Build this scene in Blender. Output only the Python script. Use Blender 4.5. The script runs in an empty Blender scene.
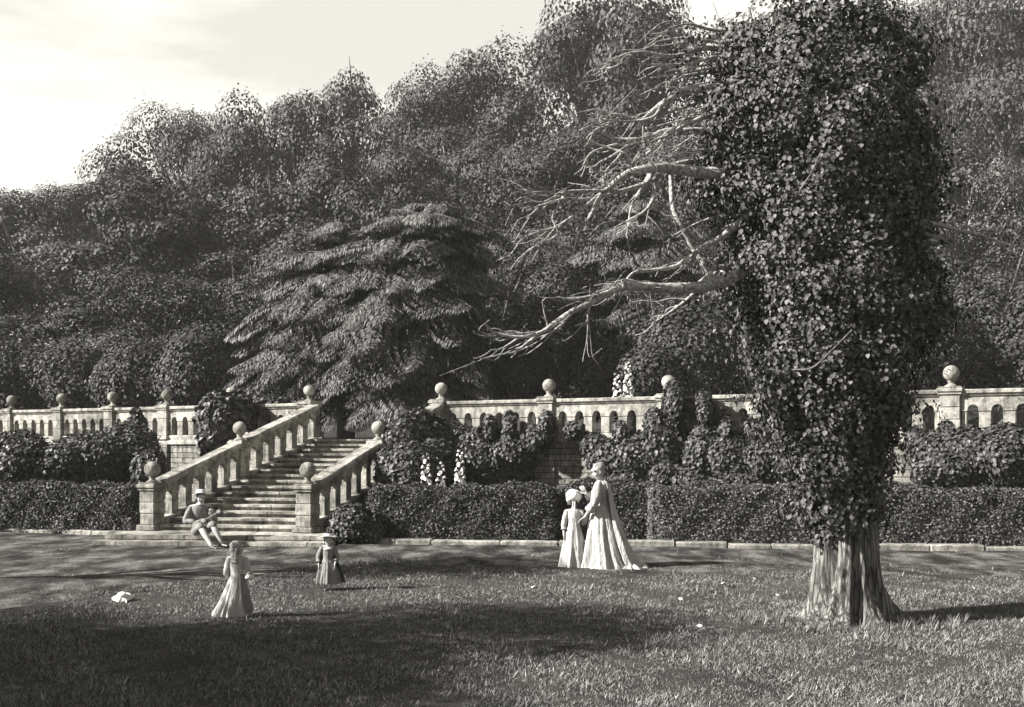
import bpy, bmesh, math, random
import numpy as np
from mathutils import Vector, Matrix, Quaternion

R = math.radians
sc = bpy.context.scene
COL = sc.collection

# ------------------------------------------------------------------ camera
EYE = 2.03          # eye height
FPX = 1100.0        # focal length in pixels of a 1024 px wide picture
HZ = 445.0          # horizon row
cam_d = bpy.data.cameras.new('camera')
cam = bpy.data.objects.new('camera', cam_d); COL.objects.link(cam)
cam.location = (0, 0, EYE); cam.rotation_euler = (R(90), 0, 0)
cam_d.sensor_width = 36; cam_d.lens = FPX/1024*36
cam_d.shift_y = (HZ-353.5)/1024
cam_d.clip_start = 0.1; cam_d.clip_end = 2000
sc.camera = cam

# ------------------------------------------------------------------ sky and sun
SUN = Vector((0.90, 0.22, -0.62)).normalized()
ELEV = math.asin(-SUN.z)
w = bpy.data.worlds.new('World'); sc.world = w; w.use_nodes = True
nt = w.node_tree; N = nt.nodes; L = nt.links; N.clear()
out = N.new('ShaderNodeOutputWorld'); bg = N.new('ShaderNodeBackground')
sky = N.new('ShaderNodeTexSky'); sky.sky_type = 'NISHITA'; sky.sun_disc = False
sky.sun_elevation = ELEV; sky.sun_rotation = math.atan2(-SUN.x, -SUN.y) % (2*math.pi)
bw = N.new('ShaderNodeRGBToBW'); L.new(sky.outputs[0], bw.inputs[0])
tc = N.new('ShaderNodeTexCoord'); mp = N.new('ShaderNodeMapping'); mp.inputs['Scale'].default_value = (1.0, 1.0, 4.5)
L.new(tc.outputs['Generated'], mp.inputs['Vector'])
ns = N.new('ShaderNodeTexNoise'); ns.inputs['Scale'].default_value = 2.3; ns.inputs['Detail'].default_value = 7; ns.inputs['Roughness'].default_value = 0.55
L.new(mp.outputs[0], ns.inputs['Vector'])
cr = N.new('ShaderNodeValToRGB'); cr.color_ramp.elements[0].position = 0.40; cr.color_ramp.elements[1].position = 0.50; cr.color_ramp.elements[0].color = (0.68, 0.68, 0.68, 1)
L.new(ns.outputs[0], cr.inputs[0])
mx = N.new('ShaderNodeMix'); mx.data_type = 'FLOAT'
sz = N.new('ShaderNodeSeparateXYZ'); L.new(tc.outputs['Generated'], sz.inputs[0])
mr = N.new('ShaderNodeMapRange'); mr.inputs['From Min'].default_value = 0.68; mr.inputs['From Max'].default_value = 0.42; mr.clamp = True; L.new(sz.outputs[2], mr.inputs['Value'])
mc = N.new('ShaderNodeMath'); mc.operation = 'MULTIPLY'; L.new(mr.outputs[0], mc.inputs[0]); L.new(cr.outputs[0], mc.inputs[1])
my = N.new('ShaderNodeMapRange'); my.inputs['From Min'].default_value = 0.15; my.inputs['From Max'].default_value = 0.55; my.clamp = True; L.new(sz.outputs[1], my.inputs['Value'])
md_ = N.new('ShaderNodeMath'); md_.operation = 'MULTIPLY'; L.new(mc.outputs[0], md_.inputs[0]); L.new(my.outputs[0], md_.inputs[1])
L.new(md_.outputs[0], mx.inputs['Factor']); L.new(bw.outputs[0], mx.inputs[2]); mx.inputs[3].default_value = 8.0
tint = N.new('ShaderNodeMix'); tint.data_type = 'RGBA'; tint.blend_type = 'MULTIPLY'; tint.inputs['Factor'].default_value = 1
tint.inputs[7].default_value = (1, 0.975, 0.90, 1)
L.new(mx.outputs[0], tint.inputs[6]); L.new(tint.outputs[2], bg.inputs[0]); L.new(bg.outputs[0], out.inputs[0])
bg.inputs[1].default_value = 0.05
sl = bpy.data.lights.new('sun', 'SUN'); sl.energy = 5.0; sl.angle = R(0.5); sl.color = (1, 0.97, 0.92)
so = bpy.data.objects.new('sun', sl); COL.objects.link(so); so.rotation_euler = SUN.to_track_quat('-Z', 'Y').to_euler()
so.location = (-30, -10, 30)
sc.view_settings.view_transform = 'Standard'; sc.view_settings.look = 'None'
sc.view_settings.gamma = 1; sc.view_settings.use_curve_mapping = False
sc.view_settings.exposure = 1.45
sc.cycles.max_bounces = 5; sc.cycles.diffuse_bounces = 3; sc.cycles.volume_bounces = 1

# ------------------------------------------------------------------ helpers
rng = np.random.default_rng(7)
random.seed(7)

def P(px, py, Y):
    return Vector(((px-512)/FPX*Y, Y, EYE+(HZ-py)/FPX*Y))

def tag(o, label=None, cat=None, group=None, kind=None):
    if label: o['label'] = label
    if cat: o['category'] = cat
    if group: o['group'] = group
    if kind: o['kind'] = kind
    return o

def thing(name, label, cat, loc=(0, 0, 0), rz=0, group=None):
    o = bpy.data.objects.new(name, None); COL.objects.link(o)
    o.location = loc; o.rotation_euler = (0, 0, rz); o.empty_display_size = 0.2
    return tag(o, label, cat, group)

def link(name, me, mat, parent=None, smooth=False):
    if smooth: me.polygons.foreach_set('use_smooth', [True]*len(me.polygons))
    if mat is not None and not me.materials: me.materials.append(mat)
    o = bpy.data.objects.new(name, me); COL.objects.link(o)
    if parent: o.parent = parent
    return o

def np_mesh(name, V, F):
    """V (n,3), F (m,k) of one face size"""
    me = bpy.data.meshes.new(name)
    V = np.asarray(V, dtype=np.float32); F = np.asarray(F, dtype=np.int32)
    me.vertices.add(len(V)); me.vertices.foreach_set('co', V.ravel())
    k = F.shape[1]
    me.loops.add(F.size); me.loops.foreach_set('vertex_index', F.ravel())
    me.polygons.add(len(F)); me.polygons.foreach_set('loop_start', np.arange(0, F.size, k, dtype=np.int32))
    me.update(calc_edges=True); me.validate()
    return me

def bm_obj(name, bm, mat, parent=None, smooth=False):
    me = bpy.data.meshes.new(name); bmesh.ops.recalc_face_normals(bm, faces=bm.faces[:]); bm.to_mesh(me); bm.free()
    return link(name, me, mat, parent, smooth)

def copy_tree(o, parent=None):
    c = o.copy(); COL.objects.link(c); c.parent = parent
    for ch in list(o.children): copy_tree(ch, c)
    return c

def box(bm, x0, x1, y0, y1, z0, z1, bev=0.0, seg=1):
    vs = [bm.verts.new(p) for p in ((x0,y0,z0),(x1,y0,z0),(x1,y1,z0),(x0,y1,z0),(x0,y0,z1),(x1,y0,z1),(x1,y1,z1),(x0,y1,z1))]
    fs = [bm.faces.new([vs[i] for i in f]) for f in ((0,3,2,1),(4,5,6,7),(0,1,5,4),(1,2,6,5),(2,3,7,6),(3,0,4,7))]
    if bev > 0:
        es = set(e for f in fs for e in f.edges)
        bmesh.ops.bevel(bm, geom=list(es), offset=bev, segments=seg, affect='EDGES', profile=0.6)

def extrude_profile(bm, prof, x0, x1, nx=1):
    """prof: closed list of (y,z), swept along x"""
    rings = []
    for i in range(nx+1):
        x = x0+(x1-x0)*i/nx
        rings.append([bm.verts.new((x, y, z)) for y, z in prof])
    n = len(prof)
    for a, b in zip(rings, rings[1:]):
        for i in range(n): bm.faces.new((a[i], a[(i+1) % n], b[(i+1) % n], b[i]))
    bm.faces.new(rings[0]); bm.faces.new(list(reversed(rings[-1])))

def lathe(bm, prof, cx=0, cy=0, cz=0, seg=24, sx=1, sy=1):
    rings = []
    for r, z in prof:
        if r < 1e-5: rings.append([bm.verts.new((cx, cy, cz+z))])
        else: rings.append([bm.verts.new((cx+sx*r*math.cos(2*math.pi*i/seg), cy+sy*r*math.sin(2*math.pi*i/seg), cz+z)) for i in range(seg)])
    for a, b in zip(rings, rings[1:]):
        for i in range(seg):
            j = (i+1) % seg
            if len(a) == 1 and len(b) == 1: continue
            if len(a) == 1: bm.faces.new((a[0], b[i], b[j]))
            elif len(b) == 1: bm.faces.new((a[i], a[j], b[0]))
            else: bm.faces.new((a[i], a[j], b[j], b[i]))

def sphere_prof(r, n=12):
    return [(r*math.sin(math.pi*i/n), -r*math.cos(math.pi*i/n)) for i in range(n+1)]

def catmull(pts, sub=5):
    pts = [np.array(p, float) for p in pts]
    if len(pts) < 3:
        return [pts[0]+(pts[-1]-pts[0])*i/sub for i in range(sub+1)]
    q = [2*pts[0]-pts[1]]+pts+[2*pts[-1]-pts[-2]]
    res = []
    for i in range(1, len(q)-2):
        p0, p1, p2, p3 = q[i-1:i+3]
        for k in range(sub):
            t = k/sub
            res.append(0.5*((2*p1)+(-p0+p2)*t+(2*p0-5*p1+4*p2-p3)*t*t+(-p0+3*p1-3*p2+p3)*t**3))
    res.append(pts[-1]); return res

class Tubes:
    """collects tapered tubes into one mesh (quads only)"""
    def __init__(s): s.V = []; s.F = []; s.n = 0
    def add(s, pts, r0, r1, sides=7, sub=4, rough=0.0, power=1.0, rad=None):
        c = np.array(catmull(pts, sub)); m = len(c)
        t = np.linspace(0, 1, m); rr = r0+(r1-r0)*t**power if rad is None else np.interp(t, np.linspace(0, 1, len(rad)), rad)
        d = np.gradient(c, axis=0); d /= np.linalg.norm(d, axis=1)[:, None]+1e-9
        ref = np.array([0.3, 0.5, 0.81]) if abs(d[0][2]) < 0.8 else np.array([1.0, 0.1, 0])
        a = np.cross(d, ref); a /= np.linalg.norm(a, axis=1)[:, None]+1e-9
        b = np.cross(d, a)
        th = np.linspace(0, 2*np.pi, sides, endpoint=False)
        ring = c[:, None, :]+(a[:, None, :]*np.cos(th)[None, :, None]+b[:, None, :]*np.sin(th)[None, :, None])*(rr[:, None, None]*(1+rough*rng.standard_normal((m, sides, 1))))
        s.V.append(ring.reshape(-1, 3))
        i = np.arange(m-1)[:, None]*sides; j = np.arange(sides)[None, :]; k = (j+1) % sides
        F = np.stack([i+j, i+k, i+sides+k, i+sides+j], -1).reshape(-1, 4)+s.n
        s.F.append(F); s.n += m*sides
    def mesh(s, name): return np_mesh(name, np.concatenate(s.V), np.concatenate(s.F))

# leaf templates: (x across, y along, z off plane)
OVAL = (np.array([(0,0,0),(-.36,.22,.09),(-.34,.6,.1),(0,1,-.04),(.34,.6,.1),(.36,.22,.09)]), np.array([(0,1,2,3),(0,3,4,5)]))
KITE = (np.array([(0,0,0),(-.32,.45,.08),(0,1,0),(.32,.45,.08)]), np.array([(0,1,2,3)]))
BLADE = (np.array([(-.5,0,0),(.5,0,0),(.12,1,.0),(-.12,1,.0)]), np.array([(0,1,2,3)]))

def leaves(name, pos, nrm, tip, size, tpl=OVAL, width=1.0):
    pos = np.asarray(pos, float); n = np.asarray(nrm, float); t = np.asarray(tip, float)
    n = n/(np.linalg.norm(n, axis=1)[:, None]+1e-9)
    t = t-n*(t*n).sum(1)[:, None]; t /= np.linalg.norm(t, axis=1)[:, None]+1e-9
    x = np.cross(t, n)
    size = np.broadcast_to(np.asarray(size, float), (len(pos),))
    T, F = tpl
    V = pos[:, None, :]+size[:, None, None]*(x[:, None, :]*T[None, :, 0:1]*width+t[:, None, :]*T[None, :, 1:2]+n[:, None, :]*T[None, :, 2:3])
    FF = (F[None]+(np.arange(len(pos))*len(T))[:, None, None]).reshape(-1, F.shape[1])
    return np_mesh(name, V.reshape(-1, 3), FF)

def rdir(n):
    v = rng.standard_normal((n, 3)); return v/np.linalg.norm(v, axis=1)[:, None]

def mass_leaves(name, ells, n, size, tpl=OVAL, depth=0.25, lump=0.16, droop=0.8, jit=0.6):
    """leaves through the outer shell of a union of ellipsoids [(c, (rx,ry,rz))], clumped"""
    ells = [(np.array(c, float), np.array(r, float)) for c, r in ells]
    area = np.array([(r[0]*r[1]*r[2])**(2/3) for c, r in ells]); pr = area/area.sum()
    Pn, Nn = [], []
    for (c, r), f in zip(ells, pr):
        k = max(40, int(n*f)); d = rdir(k)
        # lumps: each direction is pulled towards a set of clump directions
        m = max(8, int(26*f*len(ells)**0.5)); cd = rdir(m)
        dot = d@cd.T; near = dot.max(1)
        bump = 1+lump*(near-0.75)*3+0.04*rng.standard_normal(k)
        bump = np.clip(bump, 0.6, 1.35)
        rad = bump*(1-depth*rng.random(k)**2)
        p = c+d*r*rad[:, None]
        nn = d/r; nn /= np.linalg.norm(nn, axis=1)[:, None]
        nn = 0.7*nn+0.3*(d-0.8*cd[dot.argmax(1)])
        keep = np.ones(k, bool)
        for c2, r2 in ells:
            if c2 is c: continue
            keep &= (((p-c2)/(r2*0.82))**2).sum(1) > 1
        Pn.append(p[keep]); Nn.append(nn[keep])
    p = np.concatenate(Pn); nn = np.concatenate(Nn); k = len(p)
    nn = nn/np.linalg.norm(nn, axis=1)[:, None]+jit*rng.standard_normal((k, 3))*0.6+np.array([0, 0, 0.25])
    tip = rng.standard_normal((k, 3))*0.8+np.array([0, 0, -droop])
    return leaves(name, p, nn, tip, size*(0.65+0.7*rng.random(k)), tpl)

# ------------------------------------------------------------------ materials (all greys of an uncoloured scene)
def newmat(name):
    m = bpy.data.materials.new(name); m.use_nodes = True
    nt = m.node_tree; b = nt.nodes['Principled BSDF']; return m, nt, b

def ramp(nt, src, stops):
    c = nt.nodes.new('ShaderNodeValToRGB')
    e = c.color_ramp.elements
    while len(e) < len(stops): e.new(0.5)
    for el, (p, v) in zip(e, stops):
        el.position = p; el.color = (v, v*0.99, v*0.96, 1)
    nt.links.new(src, c.inputs[0]); return c

def noise(nt, scale, detail=4, vec=None, rough=0.6):
    n = nt.nodes.new('ShaderNodeTexNoise'); n.inputs['Scale'].default_value = scale; n.inputs['Detail'].default_value = detail
    n.inputs['Roughness'].default_value = rough
    if vec is None:
        tc = nt.nodes.new('ShaderNodeTexCoord'); vec = tc.outputs['Object']
    nt.links.new(vec, n.inputs['Vector']); return n

def bump(nt, b, h, strength, dist):
    bp = nt.nodes.new('ShaderNodeBump'); bp.inputs['Strength'].default_value = strength; bp.inputs['Distance'].default_value = dist
    nt.links.new(h, bp.inputs['Height']); nt.links.new(bp.outputs[0], b.inputs['Normal']); return bp

def leaf_mat(name, lo, hi, rough=0.5, spec=0.35, trans=0.0):
    m, nt, b = newmat(name)
    g = nt.nodes.new('ShaderNodeNewGeometry')
    c = ramp(nt, g.outputs['Random Per Island'], [(0, lo), (0.6, (lo+hi)/2), (1, hi)])
    nt.links.new(c.outputs[0], b.inputs['Base Color'])
    b.inputs['Roughness'].default_value = rough; b.inputs['Specular IOR Level'].default_value = spec
    return m

def stone_mat(name, base, lo=0.55, blocks=None, joint=0.35, bs=0.5, stain=1.0):
    """blocks = (width, height) of the courses, on the object's x and z"""
    m, nt, b = newmat(name)
    tc = nt.nodes.new('ShaderNodeTexCoord'); vec = tc.outputs['Object']
    n1 = noise(nt, 1.3, 6, vec); n2 = noise(nt, 26, 5, vec, 0.7)
    c1 = ramp(nt, n1.outputs[0], [(0.36, base*(1-stain*(1-lo))), (0.6, base)])
    c2 = ramp(nt, n2.outputs[0], [(0.32, 0.45), (0.6, 1.0)])
    mul = nt.nodes.new('ShaderNodeMix'); mul.data_type = 'RGBA'; mul.blend_type = 'MULTIPLY'; mul.inputs['Factor'].default_value = 0.8
    nt.links.new(c1.outputs[0], mul.inputs[6]); nt.links.new(c2.outputs[0], mul.inputs[7])
    n3 = noise(nt, 5.5, 6, vec, 0.7); c3 = ramp(nt, n3.outputs[0], [(0.38, 0.38), (0.5, 0.85), (0.62, 1.0)])
    sm = nt.nodes.new('ShaderNodeMapping'); sm.inputs['Scale'].default_value = (7, 7, 0.9); nt.links.new(vec, sm.inputs[0])
    n4 = noise(nt, 1.0, 5, sm.outputs[0], 0.6); c4 = ramp(nt, n4.outputs[0], [(0.36, 0.42), (0.52, 1.0)])
    w1 = nt.nodes.new('ShaderNodeMix'); w1.data_type = 'RGBA'; w1.blend_type = 'MULTIPLY'; w1.inputs['Factor'].default_value = 0.85
    w2 = nt.nodes.new('ShaderNodeMix'); w2.data_type = 'RGBA'; w2.blend_type = 'MULTIPLY'; w2.inputs['Factor'].default_value = 0.8
    nt.links.new(mul.outputs[2], w1.inputs[6]); nt.links.new(c3.outputs[0], w1.inputs[7]); nt.links.new(w1.outputs[2], w2.inputs[6]); nt.links.new(c4.outputs[0], w2.inputs[7])
    col = w2.outputs[2]; h = n2.outputs[0]
    if blocks:
        sp = nt.nodes.new('ShaderNodeSeparateXYZ'); cb = nt.nodes.new('ShaderNodeCombineXYZ')
        nt.links.new(vec, sp.inputs[0]); nt.links.new(sp.outputs[0], cb.inputs[0]); nt.links.new(sp.outputs[2], cb.inputs[1])
        wn = noise(nt, 3, 2, vec)
        ad = nt.nodes.new('ShaderNodeMixRGB'); ad.blend_type = 'LINEAR_LIGHT'; ad.inputs[0].default_value = 0.02
        nt.links.new(cb.outputs[0], ad.inputs[1]); nt.links.new(wn.outputs[1], ad.inputs[2])
        br = nt.nodes.new('ShaderNodeTexBrick'); br.inputs['Scale'].default_value = 1
        br.inputs['Brick Width'].default_value = blocks[0]; br.inputs['Row Height'].default_value = blocks[1]
        br.inputs['Mortar Size'].default_value = 0.012; br.inputs['Mortar Smooth'].default_value = 0.3
        br.inputs['Color1'].default_value = (1, 1, 1, 1); br.inputs['Color2'].default_value = (0.62, 0.62, 0.62, 1); br.inputs['Mortar'].default_value = (joint*0.5, joint*0.5, joint*0.5, 1)
        nt.links.new(ad.outputs[0], br.inputs[0])
        m2 = nt.nodes.new('ShaderNodeMix'); m2.data_type = 'RGBA'; m2.blend_type = 'MULTIPLY'; m2.inputs['Factor'].default_value = 1
        nt.links.new(col, m2.inputs[6]); nt.links.new(br.outputs[0], m2.inputs[7]); col = m2.outputs[2]
        bp0 = nt.nodes.new('ShaderNodeBump'); bp0.invert = True; bp0.inputs['Distance'].default_value = 0.02; bp0.inputs['Strength'].default_value = 0.8
        nt.links.new(br.outputs['Fac'], bp0.inputs['Height'])
        bp = bump(nt, b, h, bs, 0.02); nt.links.new(bp0.outputs[0], bp.inputs['Normal'])
    else: bump(nt, b, h, bs, 0.02)
    nt.links.new(col, b.inputs['Base Color']); b.inputs['Roughness'].default_value = 0.85; b.inputs['Specular IOR Level'].default_value = 0.2
    return m

def plain(name, v, rough=0.7, spec=0.2, nscale=30, var=0.25, bs=0.25):
    m, nt, b = newmat(name)
    n = noise(nt, nscale, 4)
    c = ramp(nt, n.outputs[0], [(0.3, v*(1-var)), (0.7, v*(1+var*0.5))])
    nt.links.new(c.outputs[0], b.inputs['Base Color']); b.inputs['Roughness'].default_value = rough; b.inputs['Specular IOR Level'].default_value = spec
    bump(nt, b, n.outputs[0], bs, 0.01); return m

M = {}
M['stone'] = stone_mat('stone', 0.55, lo=0.35)
M['stone_block'] = stone_mat('stone_block', 0.46, lo=0.35, blocks=(0.9, 0.3), bs=0.5)
M['ashlar'] = stone_mat('ashlar', 0.5, blocks=(0.42, 0.15), bs=0.6, lo=0.45)
M['steps'] = stone_mat('steps', 0.62, blocks=(1.3, 50), bs=0.6, lo=0.35)
M['ivy'] = leaf_mat('ivy_leaf', 0.02, 0.15, 0.6, 0.25)
M['shrub'] = leaf_mat('shrub_leaf', 0.02, 0.10, 0.5, 0.35)
M['hedge'] = leaf_mat('hedge_leaf', 0.02, 0.11, 0.55, 0.3)
M['tree'] = leaf_mat('tree_leaf', 0.02, 0.08, 0.6, 0.25)
M['hedge_pale'] = leaf_mat('pale_hedge_leaf', 0.035, 0.16, 0.55, 0.3); M['tree_light'] = leaf_mat('pale_tree_leaf', 0.03, 0.115, 0.6, 0.25); M['tree_dark'] = leaf_mat('dark_tree_leaf', 0.015, 0.06, 0.6, 0.25)
M['cedar'] = leaf_mat('cedar_leaf', 0.015, 0.15, 0.58, 0.3)
M['grass'] = leaf_mat('grass_blade', 0.04, 0.34, 0.6, 0.25)
M['white_leaf'] = leaf_mat('pale_petal', 0.55, 0.8, 0.6, 0.2)

def bark_mat(name, v, scale=(10, 10, 1.2), crack=0.0):
    m, nt, b = newmat(name)
    tc = nt.nodes.new('ShaderNodeTexCoord'); mp = nt.nodes.new('ShaderNodeMapping'); mp.inputs['Scale'].default_value = scale
    nt.links.new(tc.outputs['Object'], mp.inputs[0]); n = noise(nt, 1.6, 6, mp.outputs[0], 0.65)
    c = ramp(nt, n.outputs[0], [(0.35, v*0.3), (0.55, v), (0.7, v*1.25)])
    nt.links.new(c.outputs[0], b.inputs['Base Color']); b.inputs['Roughness'].default_value = 0.85; b.inputs['Specular IOR Level'].default_value = 0.2
    vo = nt.nodes.new('ShaderNodeTexVoronoi'); vo.feature = 'DISTANCE_TO_EDGE'; vo.inputs['Scale'].default_value = 1.1
    wv = nt.nodes.new('ShaderNodeMixRGB'); wv.blend_type = 'LINEAR_LIGHT'; wv.inputs[0].default_value = 0.5; nt.links.new(mp.outputs[0], wv.inputs[1]); nt.links.new(n.outputs[1], wv.inputs[2]); nt.links.new(wv.outputs[0], vo.inputs['Vector'])
    cv = ramp(nt, vo.outputs['Distance'], [(0.0, 0.25), (0.16, 1.0)])
    mm = nt.nodes.new('ShaderNodeMix'); mm.data_type = 'RGBA'; mm.blend_type = 'MULTIPLY'; mm.inputs['Factor'].default_value = crack
    nt.links.new(c.outputs[0], mm.inputs[6]); nt.links.new(cv.outputs[0], mm.inputs[7]); nt.links.new(mm.outputs[2], b.inputs['Base Color'])
    ah = nt.nodes.new('ShaderNodeMath'); ah.operation = 'ADD'; nt.links.new(n.outputs[0], ah.inputs[0]); nt.links.new(cv.outputs[0], ah.inputs[1])
    bump(nt, b, ah.outputs[0] if crack else n.outputs[0], 0.9, 0.03); return m
M['bark'] = bark_mat('bark', 0.17)
M['bare'] = bark_mat('bare_wood', 0.46, (14, 14, 14))
M['dark_bark'] = bark_mat('dark_bark', 0.10)
M['soil'] = plain('soil', 0.05, 0.95, 0.1, 6, 0.4, 0.6)

# ------------------------------------------------------------------ ground layout
def y_wall_r(X): return 29.2-0.57*(X+1.88)
def y_wall_l(X): return 30.0-0.589*(X+5.3)
KX = [-40, -10.7, -8.2, -2.7, 3.3, 8.7, 16]; KY = [29, 25.2, 24.3, 22.4, 21.7, 20.9, 20.2]
def y_kerb(X): return np.interp(X, KX, KY)
LX = [-40, -9, -5.9, -4.5, -3.6, -1.9, 1.4, 7.1, 16]; LY = [11.5, 12.6, 14.0, 15.8, 18.6, 18.9, 17.8, 17.0, 16.4]
def y_lawn(X): return np.interp(X, LX, LY)+0.22*np.sin(X*2.1)+0.12*np.sin(X*5.3+1)

def grid_sheet(name, xs, rows, mat, kind='structure'):
    """rows: list of functions X -> (Y, Z)"""
    V = []; nx = len(xs)
    for f in rows:
        for x in xs:
            y, z = f(x); V.append((x, y, z))
    F = [(r*nx+i, r*nx+i+1, (r+1)*nx+i+1, (r+1)*nx+i) for r in range(len(rows)-1) for i in range(nx-1)]
    o = link(name, np_mesh(name, V, F), mat, None, True); tag(o, kind=kind); return o

def ground_mat():
    m, nt, b = newmat('lawn_soil')
    n1 = noise(nt, 0.8, 5); n2 = noise(nt, 45, 4)
    c1 = ramp(nt, n1.outputs[0], [(0.35, 0.045), (0.65, 0.10)]); c2 = ramp(nt, n2.outputs[0], [(0.35, 0.3), (0.65, 1.0)])
    mul = nt.nodes.new('ShaderNodeMix'); mul.data_type = 'RGBA'; mul.blend_type = 'MULTIPLY'; mul.inputs['Factor'].default_value = 1
    nt.links.new(c1.outputs[0], mul.inputs[6]); nt.links.new(c2.outputs[0], mul.inputs[7]); nt.links.new(mul.outputs[2], b.inputs['Base Color'])
    b.inputs['Roughness'].default_value = 0.95; b.inputs['Specular IOR Level'].default_value = 0.1; bump(nt, b, n2.outputs[0], 0.8, 0.03); return m
def path_mat():
    m, nt, b = newmat('worn_gravel')
    tc = nt.nodes.new('ShaderNodeTexCoord'); mp = nt.nodes.new('ShaderNodeMapping'); mp.inputs['Scale'].default_value = (1.5, 0.75, 1)
    nt.links.new(tc.outputs['Object'], mp.inputs[0])
    n1 = noise(nt, 1.1, 6, mp.outputs[0], 0.65); n2 = noise(nt, 30, 4)
    c1 = ramp(nt, n1.outputs[0], [(0.40, 0.03), (0.5, 0.09), (0.64, 0.25)]); c2 = ramp(nt, n2.outputs[0], [(0.35, 0.4), (0.6, 1.0)])
    mul = nt.nodes.new('ShaderNodeMix'); mul.data_type = 'RGBA'; mul.blend_type = 'MULTIPLY'; mul.inputs['Factor'].default_value = 1
    nt.links.new(c1.outputs[0], mul.inputs[6]); nt.links.new(c2.outputs[0], mul.inputs[7]); nt.links.new(mul.outputs[2], b.inputs['Base Color'])
    b.inputs['Roughness'].default_value = 0.95; b.inputs['Specular IOR Level'].default_value = 0.1
    mixh = nt.nodes.new('ShaderNodeMath'); mixh.operation = 'ADD'; nt.links.new(n1.outputs[0], mixh.inputs[0]); nt.links.new(n2.outputs[0], mixh.inputs[1])
    bump(nt, b, mixh.outputs[0], 0.9, 0.05); return m

xs = np.linspace(-400, 400, 9)
grid_sheet('ground', [-600, 600], [lambda x: (-300, 0), lambda x: (900, 0)], ground_mat())
xs = np.linspace(-30, 15.5, 260)
def fz(x, y): return 0.006+0.018*math.sin(x*1.7+y*0.9)*math.sin(y*1.3)
prows = []
for k in range(14):
    prows.append(lambda x, k=k: ((lambda yy: (yy, 0.004+(0.012*math.sin(x*1.9+k)+0.012)*min(1, k/3)))(float(y_lawn(x)+(y_kerb(x)+2.0-y_lawn(x))*k/13))))
grid_sheet('path', xs, prows, path_mat())

# kerb of flat stones along the hedges
def kerb():
    o = thing('stone_kerb', 'long low edging of worn flat stones between the path and the hedges', 'kerb', (0, 21.6, 0))
    st = M['stone']
    segs = [(-22, -8.4), (-3.4, 15)]
    for a, b_ in segs:
        bm = bmesh.new(); x = a
        while x < b_:
            l = random.uniform(0.7, 1.5); x2 = min(x+l, b_)
            ya, yb = float(y_kerb(x)), float(y_kerb(x2)); h = random.uniform(0.08, 0.13)
            b2 = bmesh.new(); box(b2, 0, math.hypot(x2-x, yb-ya)-0.012, -0.02*random.random(), 0.3, -0.05, h, 0.02)
            ang = math.atan2(yb-ya, x2-x)
            bmesh.ops.transform(b2, matrix=Matrix.Translation((x, ya-21.6, 0))@Matrix.Rotation(ang, 4, 'Z')@Matrix.Rotation(random.uniform(-.01, .01), 4, 'Y'), verts=b2.verts[:])
            me = bpy.data.meshes.new('t'); b2.to_mesh(me); b2.free(); bm.from_mesh(me); bpy.data.meshes.remove(me)
            x = x2
        bm_obj('edging_stones', bm, st, o)
kerb()

# terrace behind the walls, and the wooded hill
TZ = 2.18
def hill_z(x, y):
    base = TZ-0.02
    t = max(0, y-44); return base+0.27*t*min(1, t/22)*min(1, max(0.35, 0.75+(x+10)*0.012))
def terrace_front(x):
    if x < -5.3: return y_wall_l(max(x, -24))+0.2
    if x < -1.88: return 30.05+(29.25-30.05)*(x+5.3)/3.42
    return y_wall_r(min(x, 14))+0.2
xs = sorted(set([-150, -100, -60, -40, -24]+list(np.linspace(-24, 14, 90))+[14, 14.05, 30, 60, 100, 150]))
rows = [lambda x: (terrace_front(x), 0.0), lambda x: (terrace_front(x)+0.02, TZ-0.02)]
for yy in (38, 41, 44, 48, 53, 60, 70, 80, 95, 110, 130, 150):
    rows.append(lambda x, yy=yy: (yy, hill_z(x, yy)+(0.5*math.sin(x*0.13+yy*.1) if yy > 46 else 0)))
grid_sheet('terrace_and_hill', xs, rows, ground_mat())
# (a bed of soil between the kerb and the wall is part of the ground)
grid_sheet('planting_bed', list(np.linspace(-24, -7.9, 40)), [lambda x: (float(y_kerb(x))+0.28, 0.05), lambda x: (y_wall_l(x), 0.1)], M['soil'])
grid_sheet('planting_bed', list(np.linspace(-3.2, 14, 60)), [lambda x: (float(y_kerb(x))+0.28, 0.05), lambda x: (y_wall_r(x), 0.1)], M['soil'])

# ------------------------------------------------------------------ stonework
def coping_prof(t, z0, z1):
    """moulded coping, overall half depth t"""
    h = z1-z0
    return [(-t+0.05, z0), (t-0.05, z0), (t-0.03, z0+h*0.3), (t, z0+h*0.42), (t, z0+h*0.8), (t-0.03, z1), (-t+0.03, z1), (-t, z0+h*0.8), (-t, z0+h*0.42), (-t+0.03, z0+h*0.3)]

def shear(bm, slope, z0):
    for v in bm.verts: v.co.z += z0+slope*v.co.x

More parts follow.
